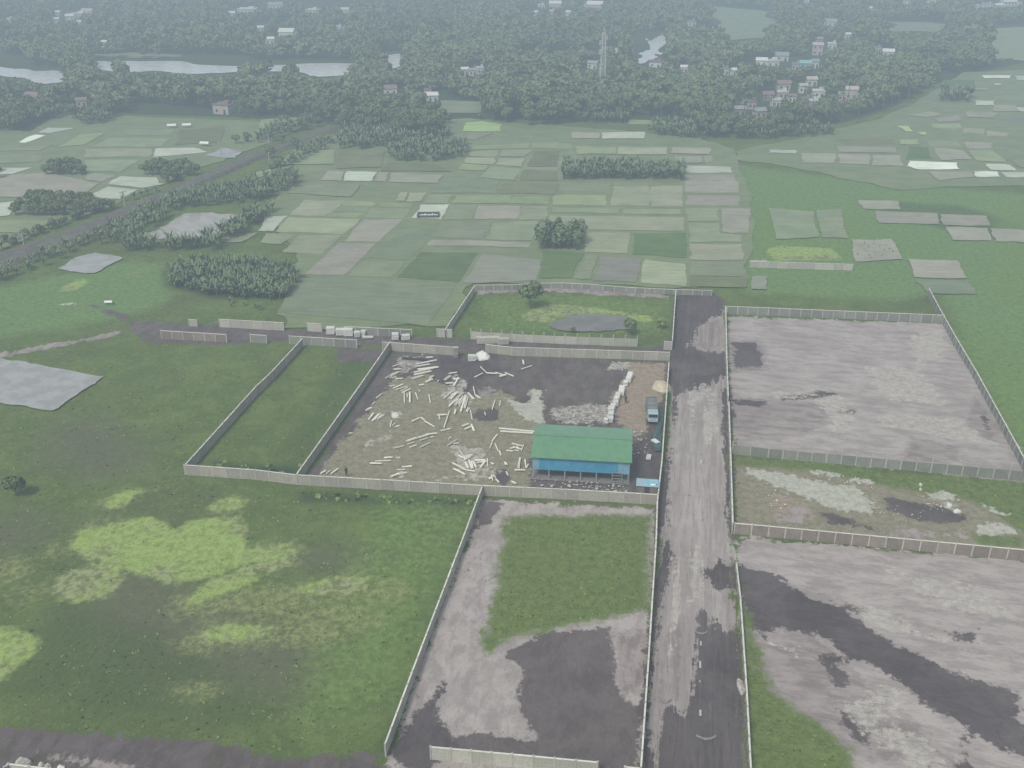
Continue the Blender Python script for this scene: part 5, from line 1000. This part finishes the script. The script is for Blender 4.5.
# ================================================================== houses
COL = {'w': lin(.60, .60, .58), 'y': lin(.46, .50, .42), 'p': lin(.44, .37, .35), 'r': lin(.22, .165, .15), 'g': lin(.26, .27, .27), 't': lin(.22, .42, .40)}
HM = {k: simple('house_'+n, COL[k], .12, .6) for k, n in zip('wyprgt', ('white', 'cream', 'pink', 'brick', 'grey', 'teal'))}
CN = {'w': 'white', 'y': 'cream', 'p': 'pinkish', 'r': 'brick red', 'g': 'grey', 't': 'teal'}
def side(x): return 'far left' if x < 200 else 'left' if x < 400 else 'centre' if x < 620 else 'right of centre' if x < 720 else 'right' if x < 900 else 'far right'
used = {}
for i, (x, y_, wp, hp, c, rf) in enumerate(HS):
    g = HG[i]; sl = math.hypot(g.y, CH); k = sl/F; w = max(wp*k*.92, 3.5); hh = max(hp*k*.72, 3.2); d = w*random.uniform(.6, .8); d = min(d, 9)
    root = empty('house', (g.x, g.y, -.2), random.uniform(-.35, .35))
    st_ = 'two storey' if hh > 5.4 else 'low'
    place = 'village at right' if 720 < x < 870 and 60 < y_ < 122 else ('upper right woods' if x > 860 else 'woods at the '+side(x))
    base = f"{st_} {CN[c]} house with {CN[rf]} roof, {place}"
    grp = base; used.setdefault(base, []).append(root)
    root['label'] = base; root['category'] = 'house'; root['xy'] = (x, y_)
    bm = bmesh.new(); bm_box(bm, (0, d/2, hh/2), (w, d, hh)); link('wall', bm_mesh('house_wall', bm, HM[c]), root)
    gable = (i % 3 != 1) and hh < 7
    bm = bmesh.new()
    if gable:
        rr = w*.16+.5; ov = .35
        vs = [bm.verts.new(p) for p in ((-w/2-ov, -ov, hh-.05), (w/2+ov, -ov, hh-.05), (w/2+ov, d/2, hh+rr), (-w/2-ov, d/2, hh+rr), (w/2+ov, d+ov, hh-.05), (-w/2-ov, d+ov, hh-.05))]
        bm.faces.new((vs[0], vs[1], vs[2], vs[3])); bm.faces.new((vs[3], vs[2], vs[4], vs[5])); bm.faces.new((vs[1], vs[4], vs[2])); bm.faces.new((vs[0], vs[3], vs[5])); bm.faces.new((vs[0], vs[5], vs[4], vs[1]))
    else:
        bm_box(bm, (0, d/2, hh+.06), (w+.5, d+.5, .14)); bm_box(bm, (0, -.12, hh+.4), (w+.3, .15, .55)); bm_box(bm, (0, d+.12, hh+.4), (w+.3, .15, .55)); bm_box(bm, (w*.25, d*.6, hh+.9), (w*.3, d*.4, 1.6))
    link('roof', bm_mesh('house_roof', bm, HM[rf]), root)
    nf = 2 if hh > 5.4 else 1; nw = max(2, int(w/2.6)); bm = bmesh.new(); bm_box(bm, (0, 0, 0), (.95, .06, 1.1)); wmesh = bm_mesh('window', bm, M_dark)
    for f in range(nf):
        for q in range(nw):
            if f == 0 and q == nw//2:
                bm = bmesh.new(); bm_box(bm, (0, 0, 0), (1.0, .06, 2.0)); link('door', bm_mesh('door', bm, M_dark), root, (-w/2+w*(q+.5)/nw, -.02, 1.05)); continue
            link('window', wmesh, root, (-w/2+w*(q+.5)/nw, -.02, (1.6 if nf == 1 else 1.6+f*hh/2)))
ORD = ['leftmost', 'second from the left', 'third from the left', 'fourth from the left', 'fifth from the left', 'sixth from the left', 'seventh from the left', 'eighth from the left', 'ninth from the left', 'tenth from the left']
for base, lst in used.items():
    lst.sort(key=lambda o: o['xy'][0])
    if len(lst) > 1:
        for k, o in enumerate(lst): o['label'] = f"{base}, {ORD[min(k, 9)] if len(lst) > 2 else ('left one' if k == 0 else 'right one')}"
    for o in lst: del o['xy']
# ================================================================== masts and poles
def tube(bm, p0, p1, r, n=5):
    p0, p1 = Vector(p0), Vector(p1); d = p1-p0
    m = Matrix.Translation((p0+p1)/2) @ d.to_track_quat('Z', 'Y').to_matrix().to_4x4()
    bmesh.ops.create_cone(bm, cap_ends=True, segments=n, radius1=r, radius2=r, depth=d.length, matrix=m)
M_galv = simple('galvanised_steel', lin(.50, .52, .52), .1, 1, .5)
def mast(px, py, h, wd):
    g = G(px, py); o = empty('lattice_tower', (g.x, g.y, 0), .15); tag(o, 'tall pale lattice tower rising out of the central woods', 'lattice tower')
    wz = lambda z: wd*(1-.55*z/h)
    for sx in (-1, 1):
        for sy in (-1, 1):
            bm = bmesh.new(); tube(bm, (sx*wd, sy*wd, 0), (sx*wz(h), sy*wz(h), h), .17); link('leg', bm_mesh('tower_leg', bm, M_galv), o)
    bm = bmesh.new(); n = 12
    for i in range(n):
        z0, z1 = h*i/n, h*(i+1)/n; a, b = wz(z0), wz(z1); c0 = [(-a, -a), (a, -a), (a, a), (-a, a)]; c1 = [(-b, -b), (b, -b), (b, b), (-b, b)]
        for k in range(4):
            j = (k+1) % 4; tube(bm, (*c0[k], z0), (*c1[j], z1), .07, 4); tube(bm, (*c0[j], z0), (*c1[k], z1), .07, 4); tube(bm, (*c1[k], z1), (*c1[j], z1), .07, 4)
    link('bracing', bm_mesh('tower_bracing', bm, M_galv), o)
    bm = bmesh.new(); tube(bm, (0, 0, h-1), (0, 0, h+3.2), .12); link('spire', bm_mesh('tower_spire', bm, M_galv), o)
    for (x, z) in ((-1.8, h*.82), (1.5, h*.9), (-1.7, h*.66)):
        bm = bmesh.new(); bm_box(bm, (x, 0, z), (.5, .4, 2.2), 0, .05); tube(bm, (x, 0, z), (0, 0, z), .07); link('antenna', bm_mesh('tower_antenna', bm, HM['w']), o)
mast(602, 88, 26, 1.45)
def pole(px, py, h, lab, arm=1.2):
    g = G(px, py); o = empty('utility_pole', (g.x, g.y, 0), 1.0); tag(o, lab, 'utility pole')
    bm = bmesh.new(); tube(bm, (0, 0, -.2), (0, 0, h), .16, 8); link('shaft', bm_mesh('pole_shaft', bm, M_post), o)
    bm = bmesh.new(); bm_box(bm, (0, 0, h-.4), (arm*2, .14, .14)); bm_box(bm, (0, 0, h-1.2), (arm*1.3, .12, .12)); link('crossarm', bm_mesh('pole_arm', bm, M_post), o)
    for x in (-arm+.1, 0, arm-.1):
        bm = bmesh.new(); tube(bm, (x, 0, h-.35), (x, 0, h-.05), .06, 6); link('insulator', bm_mesh('insulator', bm, M_post), o)
pole(24.5, 247, 6.0, 'pale utility pole with arm at the left end of the raised road'); pole(125.5, 209, 5.6, 'utility pole beside the raised road above the long clump'); pole(269.5, 150, 6.0, 'utility pole on the upper side of the raised road'); pole(270, 168, 5.5, 'utility pole on the lower side of the raised road'); pole(221.5, 156, 5.5, 'utility pole beside the pale yard above the raised road')
# little fish pen in the paddies
g = G(428, 218); pen = empty('field_pen', (g.x, g.y, 0), .02); tag(pen, 'small dark rimmed pen with white sacks among the central paddies', 'pen')
bm = bmesh.new()
for (x, y_, a, b) in ((0, -1.8, 6.2, .35), (0, 1.8, 6.2, .35), (-3.1, 0, .35, 3.9), (3.1, 0, .35, 3.9)): bm_box(bm, (x, y_+2, .3), (a, b, .9), 0, .05)
link('rim', bm_mesh('pen_rim', bm, simple('dark_rim', lin(.07, .08, .07), .2, 2)), pen)
bm = bmesh.new(); bm_box(bm, (0, 2, .03), (6.0, 3.4, .1)); link('floor', bm_mesh('pen_floor', bm, HM['y']), pen)
bm = bmesh.new()
for x, y_ in ((-1.7, 1.6), (-.9, 2.4), (.2, 1.7), (1.2, 2.5), (2.0, 1.8)): bm_box(bm, (x, y_, .3), (.7, .5, .5), x, .1)
link('sacks', bm_mesh('pen_sacks', bm, M_white), pen)
def wsheet(pts, lab): pass
for (x, y_, lab) in ((205, 146, 'white sheet roofed shelter left of the utility pole yard'), (172, 128, 'small white tarp shelter on the far left plots, left one'), (187, 127.5, 'small white tarp shelter on the far left plots, right one'), (109, 304, 'tiny white tarp shelter beside the bare end of the track')):
    g = G(x, y_); o = empty('field_shelter', (g.x, g.y, 0), random.uniform(-.2, .2)); tag(o, lab, 'shelter'); k = 1.0 if x != 109 else .5
    bm = bmesh.new(); v = [bm.verts.new(p) for p in ((-1.8*k, -1*k, 1.1*k), (1.8*k, -1*k, 1.1*k), (1.8*k, 0, 1.7*k), (-1.8*k, 0, 1.7*k), (1.8*k, 1*k, 1.1*k), (-1.8*k, 1*k, 1.1*k))]
    bm.faces.new((v[0], v[1], v[2], v[3])); bm.faces.new((v[3], v[2], v[4], v[5])); link('roof', bm_mesh('shelter_roof', bm, M_white), o)
    for sx in (-1.7, 1.7):
        for sy in (-.9, .9): bm = bmesh.new(); bm_box(bm, (sx*k, sy*k, .5*k), (.1, .1, 1.25*k)); link('post', bm_mesh('shelter_post', bm, M_steel), o)
# ================================================================== haze, sky, sun
HZ = .00114; HC = (.350, .440, .510)
bm = bmesh.new(); bm_box(bm, (0, 400, 90), (7000, 6000, 240)); hm = bpy.data.materials.new('haze'); hm.use_nodes = True; nt = hm.node_tree; nt.nodes.clear()
out = nd(nt, 'ShaderNodeOutputMaterial'); ab = nd(nt, 'ShaderNodeVolumeAbsorption'); ab.inputs['Color'].default_value = (0, 0, 0, 1); ab.inputs['Density'].default_value = HZ
em = nd(nt, 'ShaderNodeEmission'); em.inputs['Color'].default_value = (*HC, 1); em.inputs['Strength'].default_value = HZ
ad = nd(nt, 'ShaderNodeAddShader'); nt.links.new(ab.outputs[0], ad.inputs[0]); nt.links.new(em.outputs[0], ad.inputs[1]); nt.links.new(ad.outputs[0], out.inputs['Volume'])
hz = link('haze', bm_mesh('haze', bm, hm)); tag(hz, kind='structure'); hz.display_type = 'WIRE'
wd_ = bpy.data.worlds.new('World'); sc.world = wd_; wd_.use_nodes = True; nt = wd_.node_tree; bg = nt.nodes['Background']
sky = nd(nt, 'ShaderNodeTexSky'); sky.sky_type = 'NISHITA'; sky.sun_disc = False; sky.sun_elevation = R(52); sky.sun_rotation = R(-148); sky.air_density = 1.6; sky.dust_density = 5; sky.ozone_density = 1.0
hs = nd(nt, 'ShaderNodeHueSaturation'); hs.inputs['Saturation'].default_value = .25; nt.links.new(sky.outputs[0], hs.inputs['Color']); nt.links.new(hs.outputs[0], bg.inputs['Color']); bg.inputs['Strength'].default_value = .128
sd = bpy.data.lights.new('sun', 'SUN'); sd.energy = 2.4; sd.angle = R(11); sd.color = (1, .97, .92); so = bpy.data.objects.new('sun', sd); C.objects.link(so)
el, az = R(52), R(-148); dirv = Vector((math.sin(az)*math.cos(el), math.cos(az)*math.cos(el), math.sin(el))); so.rotation_euler = dirv.to_track_quat('Z', 'Y').to_euler(); so.location = (0, 0, 300)
sc.view_settings.view_transform = 'Standard'; sc.view_settings.look = 'None'; sc.view_settings.exposure = 0
